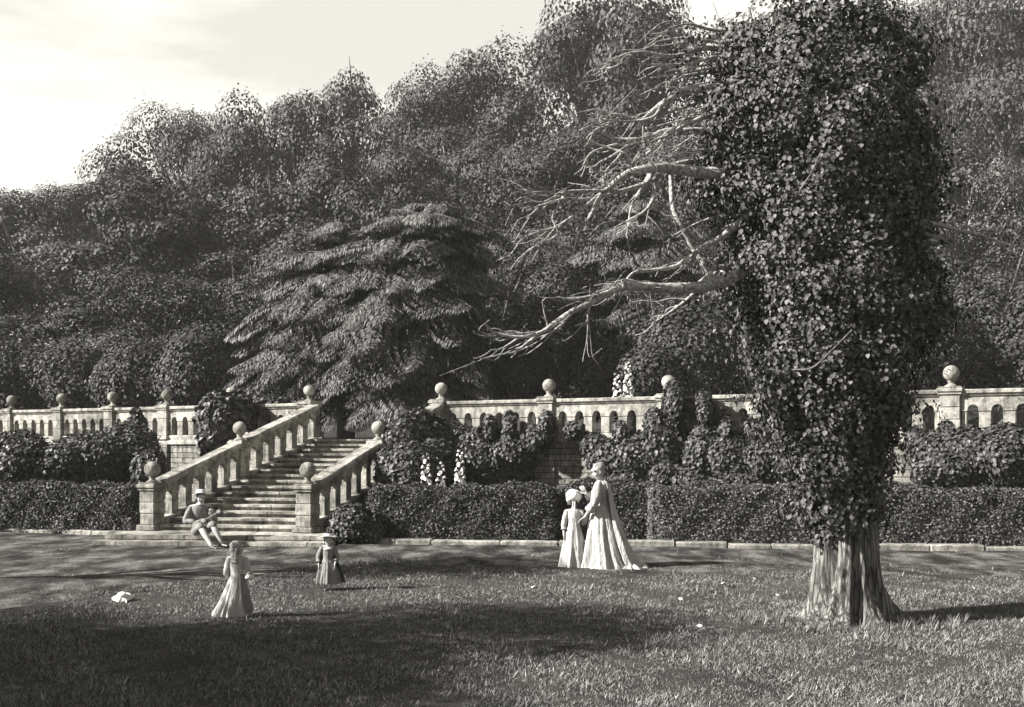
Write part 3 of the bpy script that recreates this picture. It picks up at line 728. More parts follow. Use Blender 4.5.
# ------------------------------------------------------------------ cedars: tiers of drooping fronds
def cedar(label, Y, base_px, tiers, n_seed, leaf=0.16):
    """tiers: (cx, cy, half width px, droop px, boughs); flat comb-like boughs spread from the trunk in shelves"""
    global rng
    X0 = (base_px-512)/FPX*Y; base = Vector((X0, Y, TZ)); s = Y/FPX
    root = thing('cedar_tree', label, 'tree', base, 0, 'cedars on the terrace')
    keep = rng; rng = np.random.default_rng(n_seed)
    T = Tubes(); top = P(tiers[0][0], tiers[0][1], Y)-base
    T.add([(0, 0, -0.2), (0.1, 0, top.z*0.35), (top.x*0.5, 0, top.z*0.7), (top.x, top.y, top.z)], 0.32, 0.04, 9, 5, 0.04)
    Pn, Nn, Tn, Sn = [], [], [], []
    for ti, (cx, cy, hw, dr, nf) in enumerate(tiers):
        c = np.array(P(cx, cy, Y)-base); a0 = rng.random()*6.28
        nf = int(nf*1.35)
        for f in range(nf):
            az = a0+2*np.pi*(f+0.5*rng.random())/nf
            ln = hw*s*(0.62+0.5*rng.random()); dz = -dr*s*(0.7+0.6*rng.random())
            d = np.array([math.cos(az), math.sin(az)*0.9, 0.0])
            st = c+np.array([0, 0, rng.normal()*0.15])+d*ln*0.06
            e = c+d*ln+np.array([0, 0, dz+rng.normal()*0.12])
            m = (st+e)/2+np.array([0, 0, abs(dz)*0.2+0.09*ln+0.08*rng.normal()])+np.cross(d, [0, 0, 1])*rng.normal()*0.1*ln
            nt_ = max(20, int(ln/0.042)); sp = np.array(catmull([st, m, e], nt_//2)); T.add([st, m, e], 0.035, 0.006, 4, 5)
            n_ = len(sp); t = np.linspace(0, 1, n_)
            tan = np.gradient(sp, axis=0); tan /= np.linalg.norm(tan, axis=1)[:, None]
            sd = np.cross(tan, [0, 0, 1.0]); sd /= np.linalg.norm(sd, axis=1)[:, None]+1e-9
            wd = 0.26*ln*np.clip(np.sin(np.pi*(0.12+0.86*t)), 0.08, 1)**0.8+0.05
            for sg in (-1, 1):
                # comb twigs: three leaf pieces along each, the outer ones hanging
                for q, (fr, dn) in enumerate(((0.0, 0.3), (0.3, 0.7), (0.6, 1.2), (0.85, 2.0))):
                    L_ = wd*0.5
                    pp = sp+sd*sg*(wd*fr)[:, None]+tan*(wd*fr*0.55)[:, None]+np.array([0, 0, -1.0])*(wd*fr*fr*0.55)[:, None]+rng.standard_normal((n_, 3))*0.012
                    tp = sd*sg+tan*0.6+np.array([0, 0, -dn])+0.12*rng.standard_normal((n_, 3))
                    Pn.append(pp); Tn.append(tp); Nn.append(np.tile([0, 0, 0.55], (n_, 1))+sd*sg*dn*0.45+d*0.75+0.15*rng.standard_normal((n_, 3))); Sn.append(np.clip(L_*1.0, 0.07, 0.21)*(0.8+0.4*rng.random(n_)))
            # a fringe hanging under the spine
            pp = sp+rng.standard_normal((n_, 3))*0.02; Pn.append(pp); Tn.append(tan*0.3+sd*rng.normal(size=(n_, 1))*0.4+np.array([0, 0, -1.0])); Nn.append(d+0.3*rng.standard_normal((n_, 3))+np.array([0, 0, .3])); Sn.append(0.10+0.12*rng.random(n_))
    me = leaves('fronds', np.concatenate(Pn), np.concatenate(Nn), np.concatenate(Tn), np.concatenate(Sn), KITE, 0.36)
    link('fronds', me, M['cedar'], root); link('trunk', T.mesh('trunk'), M['bark'], root, True)
    rng = keep
    return root
cedar('left of two overlapping cedars with drooping tiered fronds above the stairs', 37.5, 345,
      [(343, 236, 44, 6, 12), (338, 256, 72, 14, 14), (332, 278, 84, 20, 15), (326, 301, 95, 26, 17), (322, 325, 98, 30, 18), (320, 349, 96, 32, 18), (322, 372, 90, 32, 17), (328, 394, 78, 28, 15)], 21)
cedar('larger dark cedar with tiered fronds behind the top of the stairs', 35.5, 400,
      [(430, 212, 48, 5, 12), (427, 228, 78, 10, 15), (422, 248, 92, 18, 15), (416, 270, 96, 26, 17), (413, 294, 101, 32, 18), (412, 318, 102, 36, 19), (411, 342, 98, 36, 18), (410, 366, 92, 32, 17), (410, 388, 84, 26, 15)], 22)
cedar('shaded cedar seen through the bare branches left of the ivy tree', 40, 640,
      [(640, 207, 36, 5, 10), (640, 230, 66, 12, 13), (640, 256, 86, 18, 15), (640, 284, 92, 24, 17), (642, 312, 92, 28, 17), (645, 340, 88, 30, 17), (648, 368, 82, 28, 15)], 23)

# ------------------------------------------------------------------ the ivy tree
YT = 12.8
IV = [(8, 765, 880), (35, 728, 908), (60, 710, 930), (100, 696, 930), (150, 688, 942), (200, 700, 944), (225, 722, 934), (260, 714, 950), (300, 718, 956), (330, 742, 946), (360, 735, 928), (400, 754, 915), (430, 776, 892), (455, 776, 888), (480, 796, 884), (510, 806, 886), (530, 816, 874), (548, 826, 864)]
def ivy_tree():
    base = Vector(((846-512)/FPX*YT, YT, 0)); s = YT/FPX
    root = thing('ivy_clad_tree', 'great old tree at right, smothered in glossy ivy, with a fluted bare trunk', 'tree', base)
    # trunk: fluted and flared
    rings = []; nseg = 120; V = []
    zs = [-0.05, 0.0, 0.05, 0.12, 0.22, 0.35, 0.5, 0.7, 0.9, 1.1, 1.3, 1.6, 2.0, 2.6, 3.2, 4.0, 5.0, 6.0]
    rs = [0.74, 0.60, 0.53, 0.475, 0.43, 0.395, 0.37, 0.35, 0.335, 0.325, 0.32, 0.32, 0.32, 0.33, 0.32, 0.28, 0.22, 0.12]
    zz = np.linspace(0, 1, 90)**1.4*6.05-0.05
    for z in zz:
        r = np.interp(z, zs, rs); cx = np.interp(z, [0, 1.5, 6], [0, 0.02, 0.0])
        for k in range(nseg):
            th = 2*math.pi*k/nseg+0.12*z+0.06*math.sin(z*3)
            fl = 0.10*math.sin(9*th+0.7*math.sin(z*2.1+th))+0.05*math.sin(17*th+1.3*z+1.2*math.sin(z*3+th*2))+0.03*math.sin(31*th-0.8*z+math.sin(5*z))
            root_f = max(0, 0.45-z)/0.45
            fl2 = root_f*0.42*(math.sin(5*th+0.8)*0.6+math.sin(3*th+2)*0.5)
            rr = r*(1+fl*1.15-0.06*abs(math.sin(13*th+1.5*math.sin(z*2.5)+0.6*math.sin(th*4)))+fl2*0.8)
            V.append((cx+rr*math.cos(th), rr*math.sin(th), z))
    F = [(i*nseg+k, i*nseg+(k+1) % nseg, (i+1)*nseg+(k+1) % nseg, (i+1)*nseg+k) for i in range(len(zz)-1) for k in range(nseg)]
    link('trunk', np_mesh('trunk', V, F), M['trunk_bark'], root, True)
    # ivy
    ys = np.array([a[0] for a in IV], float); lf = np.array([a[1] for a in IV], float); rt = np.array([a[2] for a in IV], float)
    def surf(yp, th, k=1.0):
        l = np.interp(yp, ys, lf); r = np.interp(yp, ys, rt)
        cx = (l+r)/2; hw = (r-l)/2*s*k*(1+0.06*np.sin(yp*0.047+2*th)+0.05*np.sin(yp*0.09-3*th+1)+0.04*np.sin(yp*0.17+5*th))
        x = (cx-512)*s-base.x+np.cos(th)*hw; y = np.sin(th)*hw*0.85; z = EYE+(HZ-yp)*s
        return np.stack([x, y, z], -1), np.stack([np.cos(th), np.sin(th), np.zeros_like(th)], -1)
    Pn, Nn, Sz = [], [], []
    n = 52000; yp = 20+rng.random(n)*525; th = rng.random(n)*2*np.pi; p, nn = surf(yp, th, 0.72+0.14*rng.random(n)); Pn.append(p); Nn.append(nn); Sz.append(np.full(n, .055))
    nl = 420
    for i in range(nl):
        yc = 18+rng.random()*520; t = rng.random()*2*np.pi if rng.random() < 0.8 else np.pi+0.9*rng.standard_normal()
        c, cn = surf(np.array([yc]), np.array([t]), 0.80); c = c[0]; cn = cn[0]
        hw = np.interp(yc, ys, (rt-lf)/2)*s
        r = (0.10+0.20*rng.random()**1.4)*min(1.1, hw/0.9+0.2); k = int(150*(r/0.2)**2)+25
        d = rdir(k); d = d[(d@cn) > -0.25]; d[:, 2] *= 1.25
        Pn.append(c+d*r*(1-0.3*rng.random((len(d), 1))**2)+np.array([0, 0, -0.03])); Nn.append(d*0.8+cn*0.5); Sz.append(np.full(len(d), .062))
    # loose sprays that break the outline
    for i in range(170):
        yc = 15+rng.random()*530; t = (np.pi if rng.random() < 0.5 else 0)+0.55*rng.standard_normal()
        c, cn = surf(np.array([yc]), np.array([t]), 0.98); c = c[0]; cn = cn[0]
        k = 16; tt = np.linspace(0, 1, k)[:, None]; ln = 0.1+0.25*rng.random(); dr = cn+np.array([0, 0, rng.normal()*0.6-0.2])
        Pn.append(c+dr*ln*tt+rng.standard_normal((k, 3))*0.025); Nn.append(np.tile(cn, (k, 1))); Sz.append(np.full(k, .058))
    p = np.concatenate(Pn); nn = np.concatenate(Nn); sz = np.concatenate(Sz); k = len(p)
    nn = nn+0.42*rng.standard_normal((k, 3))+np.array([0, 0, 0.15]); tip = rng.standard_normal((k, 3))*0.32+np.array([0, 0, -1.0])
    link('ivy', leaves('ivy', p, nn, tip, sz*(0.40+0.72*rng.random(k)), OVAL, 1.2), M['ivy'], root)
    # bare branches
    def br(pts, r0, r1, yo=0.0, yo2=None, name='branch', par=root, sides=8, rough=0.04):
        yo2 = yo if yo2 is None else yo2; T = Tubes(); n = len(pts); W = []
        for i, (px, py) in enumerate(pts):
            Yd = YT+yo+(yo2-yo)*i/(n-1)+0.05*math.sin(i*2.3+px); W.append(P(px, py, Yd)-base)
        T.add(W, r0*s, r1*s, sides, 5, rough, 0.8)
        cc = np.array(catmull(W, 6)); m_ = len(cc)
        for k in range(int(len(pts)*{'branch': 1.2, 'twig': 0.8}.get(name, 0))):
            a = int(m_*(0.25+0.73*random.random())); a = min(a, m_-2); d = cc[a+1]-cc[a]; d /= np.linalg.norm(d)+1e-9
            L_ = random.uniform(0.10, 0.42); up = np.array([random.uniform(-.3, .3), random.uniform(-.6, .6), random.choice((-1, 1))*random.uniform(.3, .9)])
            q1 = cc[a]+(d*0.8+up*0.5)*L_*0.5; q2 = q1+(d*0.9+up*0.15+rng.standard_normal(3)*0.15)*L_*0.5; q3 = q2+(d*0.7-up*0.3+rng.standard_normal(3)*0.2)*L_*0.4
            T.add([cc[a], q1, q2, q3], 0.0075, 0.0035, 5, 3)
            if random.random() < 0.5: T.add([q1, q1+(q2-q1)*0.6+rng.standard_normal(3)*0.05, q2+rng.standard_normal(3)*0.12], 0.005, 0.003, 4, 3)
        o = link(name, T.mesh(name), M['bark' if name == 'ivy_stem' else 'bare'], par, True); return o
    A = br([(800,120),(745,99),(723,92),(703,88),(682,92),(665,102),(653,111),(640,120),(620,115),(601,114)], 6.5, 0.9, 0, -0.9)
    br([(668,99),(661,107),(653,117),(635,121),(618,121),(601,119)], 2.2, 0.7, -.5, -1.0, 'twig', A)
    br([(622,116),(617,119),(606,126),(597,129),(591,135)], 1.5, 0.6, -.8, -1.0, 'twig', A)
    br([(800,95),(744,79),(726,82),(708,93),(697,102),(682,108),(668,112)], 5, 1, 0.1, -.5)
    B = br([(790,135),(740,131),(703,131),(682,131),(665,131),(650,137),(638,139),(620,139),(606,136)], 5.0, 0.9, 0.2, -.7)
    br([(640,139),(627,146),(618,158),(610,166),(604,174)], 2.0, 0.6, -.4, -.9, 'twig', B)
    br([(667,132),(656,146),(638,160),(627,167)], 2.0, 0.6, -.3, -.6, 'twig', B)
    br([(638,141),(618,144),(606,147),(591,153),(583,165)], 1.6, 0.6, -.4, -.9, 'twig', B)
    br([(632,161),(624,153),(606,147),(586,140),(571,130)], 1.5, 0.6, -.6, -.9, 'twig', B)
    br([(627,146),(612,156),(600,162),(594,168)], 1.4, 0.6, -.6, -.9, 'twig', B)
    br([(780,90),(729,103),(711,114),(694,121),(679,128),(668,135),(655,140)], 4.0, 1.2, -0.3, -.6)
    C = br([(800,178),(750,177),(722,174),(697,172),(676,169),(653,168),(632,172),(618,180),(606,191),(597,202),(590,216),(586,222)], 8.0, 1.2, 0, -1.2)
    br([(745,165),(720,158),(700,160),(676,164),(664,168)], 4, 2, .3, -.2)
    br([(650,170),(648,182),(632,188),(617,192),(589,199),(564,199),(542,205),(527,211)], 3.2, 0.6, -.3, -1.3, 'twig', C)
    br([(617,191),(604,191),(573,191),(555,194),(539,186)], 2.2, 0.6, -.7, -1.4, 'twig', C)
    br([(573,191),(555,197),(542,202),(522,200)], 1.6, 0.5, -1.0, -1.4, 'twig', C)
    br([(565,194),(562,199),(553,217),(555,227),(549,235),(542,243)], 1.8, 0.5, -.9, -1.3, 'twig', C)
    br([(606,190),(589,203),(573,217),(555,230),(545,237),(538,247)], 2.2, 0.5, -.8, -1.3, 'twig', C)
    br([(572,217),(555,227),(536,231),(517,231)], 1.4, 0.5, -.9, -1.3, 'twig', C)
    br([(554,229),(542,231),(527,236),(519,242)], 1.2, 0.5, -1.1, -1.3, 'twig', C)
    br([(540,205),(532,214),(526,219)], 1.0, 0.4, -1.1, -1.3, 'twig', C)
    br([(548,196),(536,194),(526,191)], 1.0, 0.4, -1.1, -1.3, 'twig', C)
    br([(661,169),(657,180),(653,199),(645,211),(629,220),(614,228)], 3.2, 0.7, -.2, -.6, 'twig', C)
    br([(648,177),(643,186),(632,205),(629,220),(628,231)], 2.2, 0.6, -.3, -.6, 'twig', C)
    br([(649,206),(660,212),(667,217),(679,222)], 1.7, 0.7, -.3, -.1, 'twig', C)
    br([(632,208),(638,214),(648,209)], 1.2, 0.7, -.3, -.3, 'twig', C)
    D = br([(672,168),(671,180),(673,208),(682,227),(695,252),(703,262),(710,271),(717,274)], 2.2, 2.6, -.1, -.1)
    br([(717,273),(712,268),(730,267),(760,262)], 2.4, 3, -.1, 0.1, 'twig', D)
    Eb = br([(765,205),(737,225),(720,238),(701,249),(692,256),(676,266),(655,270),(636,272),(628,278),(624,285)], 4.2, 1.0, -.2, -.8)
    G = br([(790,250),(760,265),(743,272),(723,281),(698,287),(667,288),(650,287),(629,286),(617,289),(595,300),(573,311),(555,323),(542,332),(520,337),(496,333),(486,325)], 8.0, 0.8, -.1, -1.6)
    br([(619,289),(598,295),(573,299),(556,297)], 2.6, 0.7, -.9, -1.2, 'twig', G)
    br([(555,323),(536,336),(517,351),(505,354),(480,359)], 2.0, 0.5, -1.2, -1.7, 'twig', G)
    br([(543,332),(525,333),(508,334),(496,340)], 1.3, 0.5, -1.2, -1.5, 'twig', G)
    br([(520,337),(508,345),(500,349),(490,350)], 1.2, 0.5, -1.2, -1.5, 'twig', G)
    br([(590,303),(588,312),(587,321),(575,326)], 1.8, 0.6, -1.0, -1.1, 'twig', G)
    br([(573,312),(562,324),(548,334),(535,338)], 1.4, 0.5, -1.1, -1.3, 'twig', G)
    br([(548,328),(546,320),(541,316)], 0.9, 0.4, -1.2, -1.3, 'twig', G)
    br([(700,287),(685,301),(667,314),(653,323)], 2.0, 0.6, -.4, -.2, 'twig', G)
    br([(685,300),(670,299),(655,302),(640,300)], 1.2, 0.5, -.4, -.5, 'twig', G)
    br([(712,273),(703,280),(694,288)], 2.2, 2.2, -.2, -.4, 'twig', G)
    # upper stems and dark boughs
    br([(790,150),(762,95),(746,66),(737,50),(727,34),(722,24)], 6, 2.5, .4, .8)
    br([(800,110),(775,75),(764,55),(754,34),(748,8)], 6, 2.5, .6, 1.0)
    U = br([(760,60),(726,51),(711,48),(697,49),(685,54),(667,56),(644,52),(626,54),(603,65)], 4, .7, .4, -.8)
    br([(632,54),(624,62),(606,70)], 1.3, .5, -.5, -.7, 'twig', U)
    br([(697,48),(703,40),(720,33),(740,28)], 1.6, 1.0, .1, .4, 'twig', U)
    br([(697,49),(690,57),(683,68)], 1.4, .6, .1, .0, 'twig', U)
    br([(765,72),(738,67),(714,71),(697,74),(682,77),(668,84)], 4, .8, .5, -.3)
    br([(760,60),(732,58),(711,58),(685,64),(656,65),(640,63)], 3.4, .7, .3, -.6)
    br([(745,42),(720,38),(700,44),(686,40),(676,46)], 2.6, .6, .7, .2)
    br([(742,85),(722,92),(706,106),(697,110)], 2.2, .8, .5, .3)
    for (a_, b_, c_, d_) in (((760,100),(725,112),(690,118),(650,128)), ((765,112),(728,120),(700,132),(672,150)), ((760,75),(720,84),(688,88),(655,86)), ((758,62),(722,66),(690,72),(650,78)), ((750,50),(715,42),(682,38),(655,42)), ((752,48),(728,56),(700,66),(668,70)), ((745,32),(712,30),(690,24),(668,28)), ((765,150),(730,152),(700,150),(672,156)), ((762,218),(730,214),(700,222),(672,236))):
        br([a_, b_, c_, d_], 2.4, .6, random.uniform(0, .5), random.uniform(-.7, .1))
    # right side
    H = br([(820,165),(843,183),(856,196),(871,211),(890,217),(915,220),(940,225),(960,231),(985,236),(1005,245)], 5.5, .8, -.9, -.2)
    br([(915,221),(924,233),(943,239),(947,248)], 1.7, .6, -.5, -.3, 'twig', H)
    br([(938,225),(944,231),(948,238)], 1.1, .5, -.4, -.3, 'twig', H)
    br([(958,231),(964,226),(975,228)], 1.0, .5, -.3, -.2, 'twig', H)
    br([(905,146),(930,140),(949,140),(965,148)], 2.6, .7, 0, .1)
    br([(822,110),(827,90),(839,78),(850,67),(865,67),(882,70),(892,76),(908,84),(927,90)], 3.6, .8, -.8, -.1)
    br([(792,370),(812,368),(830,352),(852,330)], 1.1, 0.7, -1.12, -1.12, 'ivy_stem', root)
    br([(800,190),(812,172),(818,158),(822,150)], 0.9, 0.6, -1.1, -1.1, 'ivy_stem', root)
    # leaf sprays on the upper boughs
    k = 2600; pts = []
    for i in range(60):
        c = P(rng.uniform(680, 750), rng.uniform(28, 108), YT+rng.uniform(-.5, .9))-base; pts.append(np.array(c)+rng.standard_normal((20, 3))*0.07)
    pp = np.concatenate(pts); k = len(pp)
    link('leaf_sprays', leaves('leaf_sprays', pp, rng.standard_normal((k, 3))+np.array([0, 0, .5]), rng.standard_normal((k, 3)), 0.05, OVAL), M['shrub'], root)
M['trunk_bark'] = bark_mat('trunk_bark', 0.26, (16, 16, 1.8), 0.8)
ivy_tree()

# ------------------------------------------------------------------ grass
def inlawn(x, y): return y < y_lawn(x)
def grass(name, n, ymin, ymax, hmin, hmax, mask, label):
    y = ymin+(ymax-ymin)*rng.random(n)**1.25; x = (rng.random(n)*2-1)*(0.5*y+0.8)
    nz = np.sin(x*1.3+y*0.7)+np.sin(x*3.7-y*2.9)*.7+np.sin(x*9+y*7)*.4
    m = mask(x, y, nz); x, y = x[m], y[m]; n = len(x)
    cl = np.sin(x*6.1+1)*np.sin(y*5.3)+np.sin(x*13.7)*np.sin(y*11.9)
    p = np.stack([x, y, np.zeros(n)-0.005], -1)
    pat = np.sin(x*0.9+y*1.7)*np.sin(x*1.9-y*0.8)+0.5*np.sin(x*4.3+y*3.1)
    h = (hmin+(hmax-hmin)*rng.random(n)**2)*(1+0.25*cl+0.3*pat)*np.where(rng.random(n) < 0.03, 1.7, 1)
    tip = np.stack([0.75*rng.standard_normal(n)+0.25, 0.6*rng.standard_normal(n), np.ones(n)], -1)
    nn = np.stack([rng.standard_normal(n), rng.standard_normal(n), rng.random(n)*0.8+0.2], -1)
    o = link(name, leaves(name, p, nn, tip, h, BLADE, 0.20), M['grass']); tag(o, label, 'grass', kind='stuff')
grass('grass', 520000, 8.2, 19.5, 0.016, 0.046, lambda x, y, nz: inlawn(x, y+0.5*nz-0.3*rng.random(len(x))), 'short mown lawn grass across the foreground')
grass('path_edge_grass', 170000, 12, 25, 0.015, 0.045, lambda x, y, nz: (~inlawn(x, y)) & (y < y_kerb(x)) & ((nz > 0.2) | (y < y_lawn(x)+0.5+1.6*rng.random(len(x))**2)) & ~((x > -8.4) & (x < -3.5) & (y > 21.4)), 'thin scattered grass growing over the worn path')

# tufts at the foot of the ivy tree
def tufts():
    root = thing('grass_tuft', 'coarse tufts of long grass round the foot of the ivy tree', 'grass tuft', (3.9, 12.1, 0))
    k = 1300; g = 60; ga = rng.uniform(np.pi*0.95, np.pi*2.05, g); gr = rng.uniform(.55, 1.15, g); cx = gr*np.cos(ga)*1.15; cy = 0.7+gr*np.sin(ga)
    i = rng.integers(0, g, k); a = rng.random(k)*6.28
    p = np.stack([cx[i]+0.02*np.cos(a), cy[i]+.02*np.sin(a), np.zeros(k)], -1)
    tip = np.stack([np.cos(a)*.7, np.sin(a)*.7, 1+0*a], -1); nn = np.stack([-np.cos(a)*1, -np.sin(a), .7+0*a], -1)
    link('blades', leaves('blades', p, nn, tip, 0.05+0.08*rng.random(k), BLADE, 0.10), M['tuft'], root)
M['tuft'] = leaf_mat('tuft', 0.10, 0.24, 0.5)
tufts()
# daisies
spots = [(680, 604), (752, 583), (610, 612), (468, 623), (628, 642), (535, 592), (700, 632), (775, 600), (905, 628), (330, 640), (590, 596), (725, 588)]
dm = bmesh.new()
for k in range(9):
    a = k*2*math.pi/9; c, s_ = math.cos(a), math.sin(a)
    vs = [dm.verts.new((c*r-s_*w_, s_*r+c*w_, z)) for r, w_, z in ((.006, -.003, .06), (.022, -.006, .063), (.022, .006, .063), (.006, .003, .06))]; dm.faces.new(vs)
lathe(dm, [(0, .066), (.006, .064), (.008, .059), (0, .057)], seg=8); lathe(dm, [(0.0015, 0), (0.0015, 0.058)], seg=5)
dme = bpy.data.meshes.new('daisy'); dm.to_mesh(dme); dm.free(); dme.materials.append(M['petal'])
for k, (px, py) in enumerate(spots):
    Y = EYE*FPX/(py-HZ); o = bpy.data.objects.new('daisy', dme); COL.objects.link(o); o.location = ((px-512)/FPX*Y, Y, 0.0); o.rotation_euler = (R(25), 0, k)
    o.scale = (1.3, 1.3, 1.3)
    tag(o, 'tiny white daisy standing in the lawn', 'flower', 'daisies dotted over the lawn')

# off-frame trees to the left whose shade lies on the lawn
def shade_tree(X, Y, h, wd, i, label):
    root = thing('broadleaf_tree', label, 'tree', (X, Y, 0), i*1.3, 'trees beside the lawn'); root.scale = (wd, wd, h)
    c = link('crown', TPL[i % 6][0], None, root); c.scale = (1, 1, 0.46); c.location = (0, 0, 0.52); link('trunk', TPL[i % 6][1], None, root)
SHADE = [(-9.4, 16.2, 7.0, 4.6, 0), (-11.6, 8.3, 7.0, 6.6, 2), (-8.6, 10.1, 7.0, 6.2, 3), (-14.4, 9.7, 7.0, 5.8, 4), (-11.0, 6.6, 7.2, 6.8, 1)]
for k, (X, Y, h, wd, i) in enumerate(SHADE):
    shade_tree(X, Y, h, wd, i, ['shade tree left of the lawn, farthest from the viewer', 'middle shade tree left of the lawn', 'shade tree left of the lawn, closest to the lawn edge', 'shade tree standing farthest left of the lawn', 'shade tree beside the viewer, at the front of the group'][k])

# ------------------------------------------------------------------ people
def capsule(bm, a, ra, b, rb, seg=12, rings=5):
    a = Vector(a); b = Vector(b); d = b-a
    if d.length < 1e-5: d = Vector((0, 0, 1e-4))
    q = d.normalized().to_track_quat('Z', 'Y'); l = d.length
    prof = [(ra*math.sin(math.pi/2*i/rings), -ra*math.cos(math.pi/2*i/rings)) for i in range(rings+1)]+[(rb*math.cos(math.pi/2*i/rings), l+rb*math.sin(math.pi/2*i/rings)) for i in range(rings+1)]
    rr = []
    for r, z in prof:
        if r < 1e-5: rr.append([bm.verts.new(a+q@Vector((0, 0, z)))])
        else: rr.append([bm.verts.new(a+q@Vector((r*math.cos(2*math.pi*k/seg), r*math.sin(2*math.pi*k/seg), z))) for k in range(seg)])
    for p0, p1 in zip(rr, rr[1:]):
        for i in range(seg):
            j = (i+1) % seg
            if len(p0) == 1: bm.faces.new((p0[0], p1[j], p1[i]))
            elif len(p1) == 1: bm.faces.new((p0[i], p0[j], p1[0]))
            else: bm.faces.new((p0[i], p0[j], p1[j], p1[i]))

def ellip(bm, c, r, mat=None, seg=16):
    res = bmesh.ops.create_uvsphere(bm, u_segments=seg, v_segments=seg//2+2, radius=1)
    m = Matrix.Translation(Vector(c))@(mat or Matrix.Identity(4))@Matrix.Diagonal((r[0], r[1], r[2], 1))
    bmesh.ops.transform(bm, matrix=m, verts=res['verts'])

def remeshed(name, bm, voxel, mats, parent, matfn=None, smooth_it=2):
    bmesh.ops.recalc_face_normals(bm, faces=bm.faces[:])
    me = bpy.data.meshes.new(name); bm.to_mesh(me); bm.free()
    o = bpy.data.objects.new(name, me); COL.objects.link(o)
    md = o.modifiers.new('r', 'REMESH'); md.mode = 'VOXEL'; md.voxel_size = voxel
    sm = o.modifiers.new('s', 'SMOOTH'); sm.factor = 0.5; sm.iterations = smooth_it
    dg = bpy.context.evaluated_depsgraph_get(); dg.update()
    me2 = bpy.data.meshes.new_from_object(o.evaluated_get(dg)); o.modifiers.clear(); o.data = me2; bpy.data.meshes.remove(me)
    me2.name = name; me2.materials.clear()
    for m in mats: me2.materials.append(m)
    me2.polygons.foreach_set('use_smooth', [True]*len(me2.polygons))
    if matfn:
        for p in me2.polygons: p.material_index = matfn(p.center)
    o.parent = parent; return o

M['skin'] = plain('skin', 0.46, 0.55, 0.3, 40, 0.06, 0.05)
M['face_dark'] = plain('eyes_and_lips', 0.06, 0.4, 0.4, 40, 0.1, 0.0)
def cloth_mat(name, v):
    m, nt, b = newmat(name)
    tc = nt.nodes.new('ShaderNodeTexCoord'); mp = nt.nodes.new('ShaderNodeMapping'); mp.inputs['Scale'].default_value = (1, 1, 0.28)
    nt.links.new(tc.outputs['Object'], mp.inputs[0]); n = noise(nt, 16, 5, mp.outputs[0], 0.6); n2 = noise(nt, 90, 2)
    c = ramp(nt, n.outputs[0], [(0.35, v*0.72), (0.6, v)]); nt.links.new(c.outputs[0], b.inputs['Base Color'])
    b.inputs['Roughness'].default_value = 0.75; b.inputs['Specular IOR Level'].default_value = 0.15
    bump(nt, b, n.outputs[0], 0.85, 0.05); return m
M['cloth_white'] = cloth_mat('white_cloth', 0.48)
M['cloth_pale'] = cloth_mat('pale_cloth', 0.52)
M['cloth_grey'] = cloth_mat('grey_cloth', 0.24)
M['cloth_dark'] = cloth_mat('dark_cloth', 0.09)
M['hair_fair'] = bark_mat('fair_hair', 0.42, (30, 30, 8)); M['hair_dark'] = bark_mat('dark_hair', 0.10, (30, 30, 8))
M['shoe'] = plain('shoe', 0.05, 0.35, 0.5); M['stocking'] = plain('stocking', 0.42, 0.7)
M['straw'] = plain('straw', 0.72, 0.8, 0.1, 70, 0.3, 0.4)
M['wood_pale'] = plain('pale_wood', 0.5, 0.4, 0.4, 20, 0.3, 0.1); M['ribbon'] = plain('ribbon', 0.75, 0.5, 0.3)

def hand(bm, w, d, pn, L_, side=1, curl=0.5):
    """w wrist, d direction of the hand, pn palm normal (fingers curl to it), L_ hand length"""
    w = Vector(w); d = Vector(d).normalized(); pn = Vector(pn); pn = (pn-d*pn.dot(d)).normalized(); a = d.cross(pn)*side
    u = L_/0.18
    for k in range(4):   # palm: four metacarpals
        o = (k-1.5)*0.019*u
        capsule(bm, w+a*o*0.6, 0.013*u, w+d*0.085*u+a*o, 0.0115*u, 8, 3)
    for k, fl in enumerate((0.068, 0.078, 0.072, 0.056)):
        o = (k-1.5)*0.0205*u; p0 = w+d*0.085*u+a*o
        d1 = (d+pn*curl*0.5+a*(k-1.5)*0.06).normalized(); p1 = p0+d1*fl*0.5*u
        d2 = (d+pn*curl*1.3).normalized(); p2 = p1+d2*fl*0.3*u; d3 = (d+pn*curl*2.4).normalized(); p3 = p2+d3*fl*0.22*u
        capsule(bm, p0, 0.0092*u, p1, 0.0085*u, 8, 3); capsule(bm, p1, 0.0085*u, p2, 0.0078*u, 8, 3); capsule(bm, p2, 0.0078*u, p3, 0.0068*u, 8, 3)
    t0 = w+d*0.02*u-a*0.024*u; t1 = t0+(d*0.6-a*0.7+pn*0.3).normalized()*0.042*u; t2 = t1+(d*0.9-a*0.15+pn*0.5).normalized()*0.034*u
    capsule(bm, t0, 0.013*u, t1, 0.0105*u, 8, 3); capsule(bm, t1, 0.0105*u, t2, 0.008*u, 8, 3)

